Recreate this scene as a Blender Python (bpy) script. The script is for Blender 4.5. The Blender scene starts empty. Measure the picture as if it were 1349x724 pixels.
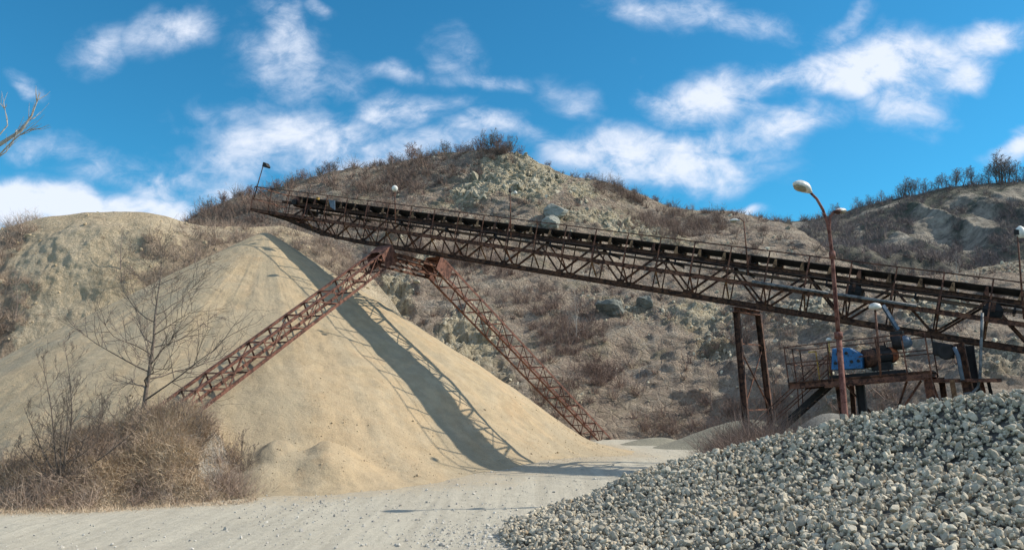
import bpy, math, random
import numpy as np
from mathutils import Vector
rng = np.random.default_rng(7); random.seed(7)
C = bpy.context.scene.collection
# ------------------------------------------------------------------ camera model
F = 1050.0; TH = math.radians(8.6); H = 2.9
def ray(px, py):
    u = (px-674.5)/F; v = (362-py)/F
    y = math.cos(TH)-v*math.sin(TH); z = math.sin(TH)+v*math.cos(TH)
    return u/y, z/y
def at(px, py, Y):
    a, b = ray(px, py); return np.array([a*Y, Y, H+b*Y])
def proj(P):
    P = np.asarray(P, float); x, y, z = P[..., 0], P[..., 1], P[..., 2]-H
    f = np.maximum(y*math.cos(TH)+z*math.sin(TH), .01); up = -y*math.sin(TH)+z*math.cos(TH)
    return 674.5+F*x/f, 362-F*up/f
def unit(v): v = np.asarray(v, float); return v/np.linalg.norm(v)
# ------------------------------------------------------------------ noise
def _h(ix, iy, iz, seed):
    n = (ix.astype(np.int64)*374761393+iy.astype(np.int64)*668265263+iz.astype(np.int64)*2147483647+seed*1274126177) & 0xffffffff
    n = ((n ^ (n >> 13))*1274126177) & 0xffffffff
    n = ((n ^ (n >> 16))*2246822519) & 0xffffffff
    return ((n ^ (n >> 15)) & 0xffffff)/float(0xffffff)
def vnoise(x, y, z=None, seed=0):
    x = np.asarray(x, float); y = np.asarray(y, float); z = np.zeros_like(x) if z is None else np.asarray(z, float)
    ix, iy, iz = np.floor(x), np.floor(y), np.floor(z); fx, fy, fz = x-ix, y-iy, z-iz
    fx, fy, fz = [t*t*t*(t*(t*6-15)+10) for t in (fx, fy, fz)]
    r = 0
    for a in (0, 1):
        for b in (0, 1):
            for c in (0, 1):
                w = (fx if a else 1-fx)*(fy if b else 1-fy)*(fz if c else 1-fz)
                r = r+w*_h(ix+a, iy+b, iz+c, seed)
    return r*2-1
def fbm(x, y, z=None, o=4, seed=0, gain=.5):
    z = np.zeros_like(np.asarray(x, float)) if z is None else z
    r = 0; a = 1; t = 0
    for i in range(o):
        r = r+a*vnoise(x*2**i+i*17.3, y*2**i-i*9.1, z*2**i+i*5.7, seed+i); t += a; a *= gain
    return r/t
def ridged(x, y, z=None, o=4, seed=0):
    z = np.zeros_like(np.asarray(x, float)) if z is None else z
    r = 0; a = 1; t = 0
    for i in range(o):
        r = r+a*(1-2*np.abs(vnoise(x*2**i+i*7.3, y*2**i-i*3.1, z*2**i+i*1.7, seed+i))); t += a; a *= .5
    return r/t
def sst(a, b, x): t = np.clip((x-a)/(b-a), 0, 1); return t*t*(3-2*t)
# ------------------------------------------------------------------ objects
def tag(o, label=None, cat=None, group=None, kind=None):
    if label: o['label'] = label
    if cat: o['category'] = cat
    if group: o['group'] = group
    if kind: o['kind'] = kind
    return o
def empty(name, loc, label, cat, group=None):
    o = bpy.data.objects.new(name, None); C.objects.link(o); o.location = Vector(loc); o.empty_display_size = .3
    return tag(o, label, cat, group)
def mesh_obj(name, V, Fs, mat, parent=None, smooth=False, attrs=None):
    """V (n,3); Fs list of int arrays (m,k). vertices in world space, made local to the parent's location"""
    V = np.asarray(V, np.float64)
    if parent is not None:
        p = parent; off = np.zeros(3)
        while p is not None: off += np.array(p.location); p = p.parent
        V = V-off
        org = np.zeros(3)
    else:
        lo, hi = V.min(0), V.max(0); org = np.array([(lo[0]+hi[0])/2, (lo[1]+hi[1])/2, lo[2]]); V = V-org
    me = bpy.data.meshes.new(name)
    me.vertices.add(len(V)); me.vertices.foreach_set('co', V.astype(np.float32).ravel())
    Fs = [np.asarray(f, np.int32) for f in Fs if len(f)]
    tot = sum(f.size for f in Fs); nf = sum(len(f) for f in Fs)
    me.loops.add(tot); me.loops.foreach_set('vertex_index', np.concatenate([f.ravel() for f in Fs]))
    ks = np.concatenate([np.full(len(f), f.shape[1], np.int32) for f in Fs])
    st = np.concatenate([[0], np.cumsum(ks)[:-1]]).astype(np.int32)
    me.polygons.add(nf); me.polygons.foreach_set('loop_start', st)
    try: me.polygons.foreach_set('loop_total', ks)
    except Exception: pass
    me.polygons.foreach_set('use_smooth', np.full(nf, bool(smooth)))
    if attrs:
        for k, a in attrs.items():
            at_ = me.attributes.new(k, 'FLOAT', 'POINT'); at_.data.foreach_set('value', np.asarray(a, np.float32))
    me.update(calc_edges=True)
    if mat: me.materials.append(mat)
    o = bpy.data.objects.new(name, me); C.objects.link(o)
    if parent is not None: o.parent = parent
    else: o.location = Vector(org)
    return o
PROF = {}
def profile(kind, w, h):
    w /= 2; h /= 2; t = max(.012, min(w, h)*.22)
    if kind == 'box': return [(-w, -h), (w, -h), (w, h), (-w, h)]
    if kind == 'L': return [(-w, -h), (w, -h), (w, -h+t), (-w+t, -h+t), (-w+t, h), (-w, h)]
    if kind == 'I': return [(-w, -h), (w, -h), (w, -h+t), (t/2, -h+t), (t/2, h-t), (w, h-t), (w, h), (-w, h), (-w, h-t), (-t/2, h-t), (-t/2, -h+t), (-w, -h+t)]
    if kind == 'C': return [(-w, -h), (w, -h), (w, -h+t), (-w+t, -h+t), (-w+t, h-t), (w, h-t), (w, h), (-w, h)]
class MB:
    def __init__(s): s.v = []; s.f = {}; s.n = 0
    def add(s, V, faces):
        for f in faces: s.f.setdefault(len(f), []).append([i+s.n for i in f])
        s.v.append(np.asarray(V, float)); s.n += len(V); return s
    def beam(s, p0, p1, w, h=None, kind='box', up=(0, 0, 1)):
        p0 = np.asarray(p0, float); p1 = np.asarray(p1, float); h = h or w
        d = unit(p1-p0); up = np.asarray(up, float)
        x = np.cross(d, up)
        if np.linalg.norm(x) < 1e-3: x = np.cross(d, (0.3, 1, 0))
        x = unit(x); y = np.cross(x, d)
        pr = profile(kind, w, h); n = len(pr)
        V = [p0+x*a+y*b for a, b in pr]+[p1+x*a+y*b for a, b in pr]
        fs = [(i, (i+1) % n, n+(i+1) % n, n+i) for i in range(n)]+[tuple(range(n))[::-1], tuple(range(n, 2*n))]
        return s.add(V, fs)
    def box(s, c, X, Y, Z):
        c, X, Y, Z = [np.asarray(t, float) for t in (c, X, Y, Z)]
        V = [c+X*a+Y*b+Z*e for e in (-1, 1) for b in (-1, 1) for a in (-1, 1)]
        return s.add(V, [(0, 2, 3, 1), (4, 5, 7, 6), (0, 1, 5, 4), (2, 6, 7, 3), (0, 4, 6, 2), (1, 3, 7, 5)])
    def tube(s, pts, rad, n=8, cap=True):
        pts = [np.asarray(p, float) for p in pts]; m = len(pts)
        if np.isscalar(rad): rad = [rad]*m
        V = []; x = None
        for i in range(m):
            d = unit(pts[min(i+1, m-1)]-pts[max(i-1, 0)])
            if x is None:
                x = np.cross(d, (0.13, .31, 1.) if abs(d[2]) < .9 else (1., .2, 0)); x = unit(x)
            else: x = unit(x-d*np.dot(x, d))
            y = np.cross(d, x)
            for k in range(n):
                a = 2*math.pi*k/n; V.append(pts[i]+(x*math.cos(a)+y*math.sin(a))*rad[i])
        fs = [(i*n+k, i*n+(k+1) % n, (i+1)*n+(k+1) % n, (i+1)*n+k) for i in range(m-1) for k in range(n)]
        if cap and n > 2: fs += [tuple(range(n))[::-1], tuple(range((m-1)*n, m*n))]
        return s.add(V, fs)
    def cyl(s, p0, p1, r, n=16): return s.tube([p0, p1], r, n)
    def prism(s, poly, off):
        """poly: 3-D outline, extruded by vector off"""
        poly = [np.asarray(p, float) for p in poly]; n = len(poly); off = np.asarray(off, float)
        V = poly+[p+off for p in poly]
        return s.add(V, [(i, (i+1) % n, n+(i+1) % n, n+i) for i in range(n)]+[tuple(range(n))[::-1], tuple(range(n, 2*n))])
    def build(s, name, mat, parent=None, smooth=False, bevel=0):
        if not s.n: return None
        o = mesh_obj(name, np.concatenate([np.asarray(v) for v in s.v]), [np.array(f) for f in s.f.values()], mat, parent, smooth)
        if bevel:
            b = o.modifiers.new('bevel', 'BEVEL'); b.width = bevel; b.segments = 2; b.limit_method = 'ANGLE'
        return o
# ------------------------------------------------------------------ materials
class NT:
    def __init__(s, name):
        s.m = bpy.data.materials.new(name); s.m.use_nodes = True; s.t = s.m.node_tree; s.t.nodes.clear()
        s.out = s.n('ShaderNodeOutputMaterial'); s.b = s.n('ShaderNodeBsdfPrincipled'); s.l(s.b.outputs[0], s.out.inputs[0])
        s.tc = s.n('ShaderNodeTexCoord')
    def n(s, k, **kw):
        o = s.t.nodes.new(k)
        for a, b in kw.items(): setattr(o, a, b)
        return o
    def l(s, a, b): s.t.links.new(a, b)
    def obj(s): return s.geo()
    def geo(s):
        g = s.n('ShaderNodeNewGeometry'); return g.outputs['Position']
    def map(s, vec, scale=(1, 1, 1), rot=(0, 0, 0)):
        m = s.n('ShaderNodeMapping'); m.inputs['Scale'].default_value = scale; m.inputs['Rotation'].default_value = rot
        s.l(vec, m.inputs[0]); return m.outputs[0]
    def noise(s, vec, scale, detail=6, rough=.6, dist=0):
        m = s.n('ShaderNodeTexNoise'); m.inputs['Scale'].default_value = scale; m.inputs['Detail'].default_value = detail
        m.inputs['Roughness'].default_value = rough; m.inputs['Distortion'].default_value = dist; s.l(vec, m.inputs['Vector']); return m.outputs['Fac']
    def vor(s, vec, scale, feat='F1', out='Distance'):
        m = s.n('ShaderNodeTexVoronoi'); m.feature = feat; m.inputs['Scale'].default_value = scale; s.l(vec, m.inputs['Vector']); return m.outputs[out]
    def ramp(s, fac, stops):
        r = s.n('ShaderNodeValToRGB'); e = r.color_ramp.elements
        while len(e) > 1: e.remove(e[-1])
        e[0].position = stops[0][0]; e[0].color = col4(stops[0][1])
        for p, c in stops[1:]: x = e.new(p); x.color = col4(c)
        s.l(fac, r.inputs[0]); return r.outputs[0]
    def mix(s, fac, a, b, mode='MIX'):
        m = s.n('ShaderNodeMix'); m.data_type = 'RGBA'; m.blend_type = mode
        for sock, v in ((m.inputs[0], fac), (m.inputs[6], a), (m.inputs[7], b)):
            if isinstance(v, (int, float)): sock.default_value = v
            elif isinstance(v, (tuple, list)): sock.default_value = col4(v)
            else: s.l(v, sock)
        return m.outputs[2]
    def math(s, op, a, b=0.0, clamp=False):
        m = s.n('ShaderNodeMath'); m.operation = op; m.use_clamp = clamp
        for i, v in ((0, a), (1, b)):
            if isinstance(v, (int, float)): m.inputs[i].default_value = v
            else: s.l(v, m.inputs[i])
        return m.outputs[0]
    def attr(s, name):
        a = s.n('ShaderNodeAttribute'); a.attribute_name = name; return a.outputs['Fac']
    def done(s, color, rough=.9, bump=None, bs=.5, bd=.02, metal=0, spec=.3):
        s.b.inputs['Roughness'].default_value = rough; s.b.inputs['Metallic'].default_value = metal
        s.b.inputs['Specular IOR Level'].default_value = spec
        if isinstance(color, (tuple, list)): s.b.inputs['Base Color'].default_value = col4(color)
        else: s.l(color, s.b.inputs['Base Color'])
        if bump is not None:
            bn = s.n('ShaderNodeBump'); bn.inputs['Strength'].default_value = bs; bn.inputs['Distance'].default_value = bd
            s.l(bump, bn.inputs['Height']); s.l(bn.outputs[0], s.b.inputs['Normal'])
        return s.m
def col4(c): return tuple(c)+(1,) if len(c) == 3 else tuple(c)

def mat_rust(name, dark, mid, light, k=.5, rough=.8, paint=None):
    t = NT(name); g = t.obj()
    a = t.noise(g, 2.1, 6, .65); b = t.noise(g, 14, 5, .7)
    c = t.ramp(a, [(.32, dark), (.5, mid), (.68, light)])
    c = t.mix(t.ramp(b, [(.45, (0, 0, 0)), (.7, (1, 1, 1))]), c, light)
    c = t.mix(t.ramp(t.noise(g, 5, 3), [(.42, (1, 1, 1)), (.5, (0, 0, 0))]), c, dark)
    if paint: c = t.mix(t.ramp(t.noise(g, 3.3, 6, .7), [(.5, (0, 0, 0)), (.56, (1, 1, 1))]), c, paint)
    return t.done(c, rough, b, .4, .01, 0, .25)
M = {}
M['rust_dark'] = mat_rust('dark_rusted_steel', (.028, .015, .012), (.07, .034, .024), (.15, .072, .042))
M['rust_mid'] = mat_rust('rusted_steel', (.04, .02, .015), (.11, .048, .033), (.21, .10, .06))
M['rust_red'] = mat_rust('red_oxide_rusted_steel', (.06, .027, .02), (.125, .052, .036), (.20, .098, .068))
M['rust_pole'] = mat_rust('red_painted_pole', (.08, .026, .02), (.155, .058, .042), (.24, .12, .095))
M['rust_pale'] = mat_rust('ochre_worn_steel', (.06, .035, .02), (.2, .11, .06), (.32, .2, .11))
M['galv'] = mat_rust('galvanised_steel', (.06, .065, .07), (.12, .13, .135), (.2, .21, .215), rough=.6)
M['yellow'] = mat_rust('yellow_painted_steel', (.2, .1, .03), (.4, .25, .06), (.5, .33, .1))
def mat_plain(name, c, rough=.6, var=.25, scale=8, metal=0):
    t = NT(name); g = t.obj(); n = t.noise(g, scale, 5, .65)
    d = tuple(x*(1-var) for x in c); e = tuple(min(1, x*(1+var)) for x in c)
    return t.done(t.ramp(n, [(.35, d), (.65, e)]), rough, n, .15, .01, metal)
M['belt'] = mat_plain('black_rubber_belt', (.028, .023, .021), .75, .4, 3)
M['black'] = mat_plain('grimy_black_steel', (.02, .018, .018), .7, .4, 6)
def mat_blue():
    t = NT('chipped_blue_paint'); g = t.obj()
    chips = t.ramp(t.noise(g, 9, 5, .75), [(.56, (0, 0, 0)), (.6, (1, 1, 1))])
    c = t.mix(chips, t.ramp(t.noise(g, 3), [(.3, (.02, .09, .21)), (.7, (.03, .15, .34))]), (.02, .02, .03))
    return t.done(c, .5, chips, .2, .004)
M['blue'] = mat_blue()
M['orange'] = mat_rust('orange_painted_motor_end', (.12, .04, .02), (.30, .09, .04), (.42, .15, .06))
M['white'] = mat_plain('weathered_white_housing', (.62, .6, .54), .45, .25, 6)
M['lens'] = mat_plain('dusty_lamp_glass', (.28, .25, .17), .25, .3, 14)
M['greyblue'] = mat_plain('grey_blue_paint', (.10, .135, .18), .5, .25, 6)

def mat_ground():
    t = NT('pale_crushed_stone_ground'); g = t.geo()
    tr = t.noise(t.map(g, (1, .07, 1), (0, 0, math.radians(34))), 1.6, 6, .65, .3)
    tr2 = t.noise(t.map(g, (1, .05, 1), (0, 0, math.radians(48))), 3.1, 5, .6, .2)
    big = t.noise(g, .16, 5, .6); fine = t.noise(g, 30, 4, .8); med = t.noise(g, 3.5, 6, .75)
    c = t.ramp(tr, [(.4, (.33, .31, .265)), (.5, (.46, .435, .375)), (.6, (.55, .53, .46))])
    c = t.mix(.45, c, t.ramp(tr2, [(.43, (.25, .235, .195)), (.55, (.54, .52, .455))]))
    c = t.mix(t.ramp(big, [(.45, (0, 0, 0)), (.7, (.55, .55, .55))]), c, (.44, .40, .33))
    c = t.mix(.4, c, t.ramp(med, [(.38, (.32, .30, .25)), (.6, (.52, .495, .42))]))
    c = t.mix(t.ramp(t.vor(g, 11), [(.06, (1, 1, 1)), (.13, (0, 0, 0))]), c, (.3, .29, .27))
    c = t.mix(1.0, c, (1.0, .96, .86), 'MULTIPLY')
    sn = t.ramp(t.math('ADD', t.attr('sandy'), t.math('MULTIPLY', t.math('SUBTRACT', med, .5), 1.6)), [(.3, (0, 0, 0)), (.75, (.85, .85, .85))])
    c = t.mix(sn, c, t.ramp(med, [(.38, (.30, .235, .15)), (.62, (.47, .37, .23))]))
    c = t.mix(.35, c, t.ramp(fine, [(.35, (.20, .185, .15)), (.7, (.62, .585, .49))]))
    bmp = t.math('ADD', t.math('MULTIPLY', fine, .5), t.math('ADD', t.math('MULTIPLY', med, 1.6), tr))
    return t.done(c, .95, bmp, .7, .05)
M['ground'] = mat_ground()
def mat_sand():
    t = NT('tan_crushed_sand'); g = t.geo()
    big = t.noise(g, .22, 5, .6, .6); fine = t.noise(g, 26, 4, .85); med = t.noise(g, 1.7, 7, .7)
    c = t.ramp(big, [(.38, (.285, .235, .155)), (.5, (.35, .275, .165)), (.62, (.40, .28, .15))])
    c = t.mix(t.ramp(t.noise(g, .5, 5, .7), [(.45, (0, 0, 0)), (.58, (.75, .75, .75))]), c, (.345, .30, .215))
    c = t.mix(t.ramp(t.noise(g, .31, 6, .72, .8), [(.53, (0, 0, 0)), (.62, (.6, .6, .6))]), c, (.47, .30, .155))
    c = t.mix(.45, c, t.ramp(med, [(.38, (.25, .195, .12)), (.62, (.56, .44, .28))]))
    sk = t.attr('sorting'); c = t.mix(t.ramp(t.math('ADD', sk, .5), [(.5, (0, 0, 0)), (.75, (.6, .6, .6))]), c, (.27, .235, .165))
    c = t.mix(t.ramp(t.math('ADD', sk, .5), [(.25, (.5, .5, .5)), (.46, (0, 0, 0))]), c, (.46, .34, .20))
    c = t.mix(.3, c, t.ramp(fine, [(.34, (.18, .14, .085)), (.68, (.58, .47, .31))]))
    return t.done(c, .95, t.math('ADD', t.math('MULTIPLY', fine, .45), t.math('MULTIPLY', med, 2.2)), .7, .07)
M['sand'] = mat_sand()
def mat_hill():
    t = NT('scrubby_quarry_hillside'); g = t.geo(); rk = t.attr('rock'); pl = t.attr('pale')
    a = t.noise(g, .09, 6, .65, .5); b = t.noise(g, .55, 8, .75); f = t.noise(g, 4.5, 6, .8)
    c = t.ramp(a, [(.36, (.24, .185, .14)), (.46, (.36, .28, .21)), (.54, (.44, .355, .265)), (.64, (.36, .265, .205))])
    c = t.mix(.75, c, t.ramp(b, [(.36, (.13, .10, .075)), (.45, (.28, .215, .165)), (.53, (.43, .35, .26)), (.62, (.58, .51, .40))]))
    c = t.mix(t.ramp(t.noise(g, .2, 6, .7), [(.53, (0, 0, 0)), (.63, (.7, .7, .7))]), c, t.ramp(f, [(.4, (.17, .16, .09)), (.65, (.33, .29, .17))]))
    c = t.mix(t.ramp(t.noise(g, .31, 8, .78), [(.55, (0, 0, 0)), (.62, (.8, .8, .8))]), c, t.ramp(f, [(.35, (.2, .19, .165)), (.65, (.42, .40, .35))]))
    st = t.noise(t.map(g, (1.5, 1.5, .35)), 1.1, 8, .75, .7)
    r = t.ramp(st, [(.36, (.08, .068, .048)), (.45, (.29, .25, .18)), (.53, (.48, .425, .305)), (.63, (.66, .60, .45))])
    r = t.mix(t.ramp(t.noise(g, .35, 4), [(.5, (0, 0, 0)), (.62, (.75, .75, .75))]), r, t.ramp(st, [(.35, (.16, .11, .05)), (.65, (.46, .37, .21))]))
    fl = t.noise(t.map(g, (1, 1, .16)), 1.5, 8, .8, .4)
    r = t.mix(pl, r, t.ramp(fl, [(.36, (.15, .12, .07)), (.44, (.46, .385, .235)), (.52, (.66, .585, .385)), (.62, (.80, .74, .56))]))
    m = t.ramp(t.math('ADD', rk, t.math('MULTIPLY', t.math('SUBTRACT', b, .5), 1.9)), [(.42, (0, 0, 0)), (.56, (1, 1, 1))])
    c = t.mix(m, c, r)
    c = t.mix(.33, c, t.ramp(f, [(.4, (.08, .06, .045)), (.6, (.56, .46, .36))]))
    vv = t.vor(g, 1.3, 'DISTANCE_TO_EDGE')
    return t.done(c, .95, t.math('ADD', t.math('MULTIPLY', t.math('MINIMUM', vv, .12), 3.), t.math('ADD', t.math('MULTIPLY', f, .8), t.math('MULTIPLY', b, 2.2))), 1, .6)
M['hill'] = mat_hill()
def mat_farhill():
    t = NT('distant_wooded_quarry_slope'); g = t.geo(); rk = t.attr('rock')
    a = t.noise(g, .05, 7, .7, .4); b = t.noise(g, .3, 8, .78); v = t.noise(t.map(g, (1, 1, .18)), .4, 7, .75)
    c = t.ramp(b, [(.33, (.05, .055, .05)), (.48, (.105, .10, .08)), (.62, (.19, .165, .125))])
    c = t.mix(t.ramp(a, [(.45, (0, 0, 0)), (.6, (.7, .7, .7))]), c, t.ramp(v, [(.38, (.07, .085, .06)), (.62, (.13, .135, .10))]))
    r = t.ramp(v, [(.36, (.13, .12, .10)), (.5, (.27, .24, .19)), (.64, (.4, .36, .29))])
    m = t.ramp(t.math('ADD', rk, t.math('MULTIPLY', t.math('SUBTRACT', b, .5), 1.7)), [(.40, (0, 0, 0)), (.6, (1, 1, 1))])
    c = t.mix(m, c, r)
    return t.done(c, .95, t.math('ADD', b, v), 1, 1.2)
M['farhill'] = mat_farhill()
def mat_bank():
    t = NT('tan_earth_cliff'); g = t.geo(); rk = t.attr('rock')
    st = t.noise(t.map(g, (1, 1, .45)), .8, 8, .72, .6); a = t.noise(g, .13, 5, .6); f = t.noise(g, 5.5, 6, .8); b = t.noise(g, .6, 8, .75)
    c = t.ramp(st, [(.3, (.33, .255, .16)), (.48, (.47, .365, .23)), (.66, (.57, .455, .29))])
    c = t.mix(t.ramp(a, [(.45, (0, 0, 0)), (.62, (.8, .8, .8))]), c, t.ramp(st, [(.3, (.38, .32, .225)), (.6, (.55, .47, .34))]))
    c = t.mix(t.ramp(t.noise(g, .9, 7, .8), [(.57, (0, 0, 0)), (.64, (.75, .75, .75))]), c, (.17, .12, .075))
    br = t.ramp(b, [(.35, (.09, .06, .045)), (.5, (.19, .135, .10)), (.65, (.31, .24, .17))])
    m = t.ramp(t.math('ADD', rk, t.math('MULTIPLY', t.math('SUBTRACT', b, .5), 1.8)), [(.42, (0, 0, 0)), (.58, (1, 1, 1))])
    c = t.mix(m, c, br)
    c = t.mix(.35, c, t.ramp(f, [(.35, (.17, .13, .08)), (.65, (.68, .56, .39))]))
    return t.done(c, .95, t.math('ADD', t.math('MULTIPLY', f, .5), t.math('ADD', st, b)), 1, .35)
M['bank'] = mat_bank()
def mat_berm():
    t = NT('grassy_earth_berm'); g = t.geo(); rk = t.attr('rock')
    b = t.noise(g, 1.4, 8, .75); f = t.noise(g, 14, 5, .8)
    c = t.ramp(b, [(.35, (.12, .085, .055)), (.5, (.24, .18, .115)), (.65, (.36, .28, .18))])
    c = t.mix(t.ramp(t.math('ADD', rk, t.math('MULTIPLY', t.math('SUBTRACT', b, .5), 1.4)), [(.4, (0, 0, 0)), (.6, (1, 1, 1))]), c, t.ramp(f, [(.35, (.35, .33, .29)), (.65, (.58, .55, .49))]))
    c = t.mix(.35, c, t.ramp(f, [(.35, (.10, .08, .05)), (.65, (.5, .42, .3))]))
    return t.done(c, .95, t.math('ADD', b, f), 1, .12)
M['berm'] = mat_berm()
def mat_tint(name, stops, rough=.85, nsc=20, bs=.3, bd=.01, amp=.35, trans=0):
    """colour chosen per piece through the tint attribute, plus grain"""
    t = NT(name); g = t.geo(); n = t.noise(g, nsc, 5, .7)
    c = t.ramp(t.attr('tint'), stops)
    c = t.mix(amp, c, t.ramp(n, [(.3, tuple(x*.45 for x in stops[len(stops)//2][1])), (.7, tuple(min(1, x*1.6) for x in stops[len(stops)//2][1]))]))
    return t.done(c, rough, n, bs, bd, 0, .2)
M['stone'] = mat_tint('grey_crushed_stones', [(0, (.08, .076, .065)), (.3, (.20, .185, .15)), (.5, (.34, .31, .245)), (.75, (.47, .42, .32)), (.93, (.66, .61, .49)), (1, (.42, .28, .15))], nsc=22, amp=.45)
M['stone_bed'] = mat_tint('dark_stone_bed', [(0, (.06, .06, .055)), (1, (.14, .135, .12))])
M['pebble'] = mat_tint('loose_pebbles', [(0, (.22, .21, .19)), (.5, (.42, .40, .35)), (1, (.6, .58, .52))])
M['rock'] = mat_tint('weathered_boulder', [(0, (.10, .11, .10)), (.5, (.19, .195, .17)), (1, (.42, .41, .35))], nsc=2.5, bs=1, bd=.2, amp=.5)
M['drygrass'] = mat_tint('dry_straw_grass', [(0, (.20, .145, .105)), (.35, (.38, .285, .195)), (.75, (.54, .42, .29)), (1, (.68, .57, .42))], amp=.2)
M['bramble'] = mat_tint('bare_brown_twigs', [(0, (.16, .115, .09)), (.5, (.32, .24, .185)), (1, (.50, .41, .32))], amp=.2)
M['scrub'] = mat_tint('bare_hillside_scrub', [(0, (.09, .062, .052)), (.4, (.18, .125, .10)), (.75, (.29, .21, .165)), (1, (.19, .18, .10))], amp=.15)
M['scrub_far'] = mat_tint('far_bare_wood', [(0, (.12, .10, .10)), (1, (.24, .19, .17))], amp=.15)
M['bark'] = mat_plain('grey_brown_bark', (.13, .105, .085), .9, .45, 12)
M['bark_pale'] = mat_plain('pale_grey_bark', (.34, .315, .28), .9, .3, 12)
M['bark_far'] = mat_plain('dark_bare_branches', (.21, .165, .14), .9, .3, 2)
M['mound'] = (lambda t: t.done(t.mix(.4, t.ramp(t.noise(t.geo(), .8, 7, .7), [(.35, (.20, .19, .14)), (.65, (.29, .27, .20))]), t.ramp(t.noise(t.geo(), 14, 5, .8), [(.35, (.13, .12, .095)), (.65, (.36, .34, .26))])), .95, t.noise(t.geo(), 6, 7, .8), .8, .1))(NT('grey_fine_gravel'))
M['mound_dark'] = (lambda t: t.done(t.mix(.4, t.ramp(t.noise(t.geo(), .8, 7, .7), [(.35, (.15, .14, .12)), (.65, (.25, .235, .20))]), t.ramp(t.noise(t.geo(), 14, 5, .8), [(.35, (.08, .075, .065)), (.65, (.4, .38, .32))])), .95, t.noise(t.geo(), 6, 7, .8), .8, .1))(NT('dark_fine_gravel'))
# ------------------------------------------------------------------ ground surface
def G(x, y):
    x = np.asarray(x, float); y = np.asarray(y, float)
    g = .42*np.exp(-((x-2.5)/9.)**2-((y-31.)/7.)**2)
    g = g+.05*fbm(x*.25, y*.25, o=3, seed=3)+.02*fbm(x*1.2, y*1.2, o=2, seed=9)
    return g
def gpt(px, Y, dz=0):
    """a point standing on the ground under photo column px at depth Y"""
    u = (px-674.5)/F*1.0/(math.cos(TH)+math.sin(TH)*.15); x = u*Y
    return np.array([x, Y, float(G(x, Y))+dz])
def grid_faces(nu, ns):
    i = np.arange(nu-1)[:, None]*ns+np.arange(ns-1)[None, :]
    i = i.ravel(); return np.stack([i, i+ns, i+ns+1, i+1], 1)
def make_ground():
    nu, ns = 420, 420
    u = np.linspace(-1.35, 1.35, nu); r = np.concatenate([np.linspace(-8, 3, 20), np.geomspace(3.2, 420, ns-20)])
    U, R = np.meshgrid(np.tan(u*.9), r, indexing='ij')
    X = U*np.maximum(np.abs(R), 6)
    V = np.stack([X, R, G(X, R)], -1).reshape(-1, 3)
    ap = at(350, 304, 41.95); q = np.hypot(X-ap[0], R-ap[1]); sandy = 1.0*(1-sst(17.5, 23.5, q+1.2*fbm(X*.4, R*.4, o=3, seed=6)))
    px_, _ = proj(V.reshape(nu, ns, 3)); ye = np.interp(px_, [-400, 0, 150, 250, 330, 360, 420], [19.5, 20.4, 20.9, 21.6, 22.5, 23.4, 24])
    sandy = np.maximum(sandy, .7*sst(1.3, -.2, ye-R)*(px_ < 420))
    return tag(mesh_obj('ground', V, [grid_faces(nu, ns)[:, ::-1]], M['ground'], smooth=True, attrs={'sandy': sandy.ravel()}), kind='structure')
make_ground()
# ------------------------------------------------------------------ lofted terrain
def layer(pts):
    o = []
    for p in pts:
        if len(p) == 4:      # ('z', px, Y, z)
            _, px, Y, z = p; u = (px-674.5)/F/(math.cos(TH)+.02); o.append((u, Y, z))
        else:
            q = at(*p); o.append((q[0]/q[1], q[1], q[2]))
    o.sort(); return np.array(o)
def smooth1(a, n, axis):
    for _ in range(n):
        b = a.copy(); sl = [slice(None)]*a.ndim; lo = list(sl); hi = list(sl); mi = list(sl)
        lo[axis] = slice(0, -2); hi[axis] = slice(2, None); mi[axis] = slice(1, -1)
        b[tuple(mi)] = (a[tuple(lo)]+a[tuple(hi)]+2*a[tuple(mi)])/4; a = b
    return a
def loft(layers, weights, nu, u0, u1, smu=6, sms=6):
    L = [layer(l) for l in layers]; u = np.linspace(u0, u1, nu)
    YZ = np.stack([np.stack([np.interp(u, l[:, 0], l[:, 1]), np.interp(u, l[:, 0], l[:, 2])], -1) for l in L], 1)  # nu, nl, 2
    YZ = smooth1(YZ, smu, 0)
    S = []
    for k in range(len(L)-1):
        n = weights[k]; t = np.linspace(0, 1, n, endpoint=(k == len(L)-2))[None, :, None]
        S.append(YZ[:, k:k+1]*(1-t)+YZ[:, k+1:k+2]*t)
    S = np.concatenate(S, 1); S = smooth1(S, sms, 1)
    U = np.repeat(u[:, None], S.shape[1], 1)
    return np.stack([U*S[..., 0], S[..., 0], S[..., 1]], -1)
def normals(P):
    du = np.gradient(P, axis=0); ds = np.gradient(P, axis=1); n = np.cross(du, ds)
    n /= np.maximum(np.linalg.norm(n, axis=-1, keepdims=True), 1e-9)
    return n*np.where(n[..., 2:3] < 0, -1, 1)
def blob(px, py, cx, cy, rx, ry, rot=0):
    a = math.radians(rot); dx = px-cx; dy = py-cy
    x = (dx*math.cos(a)+dy*math.sin(a))/rx; y = (-dx*math.sin(a)+dy*math.cos(a))/ry
    return np.exp(-(x*x+y*y)**1.3)
def terrain(name, P, mat, rock, pale, parentless=True, kind='structure', smooth=True):
    nu, ns = P.shape[:2]
    return tag(mesh_obj(name, P.reshape(-1, 3), [grid_faces(nu, ns)], mat, smooth=smooth, attrs={'rock': rock.ravel(), 'pale': pale.ravel()}), kind=kind)

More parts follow.
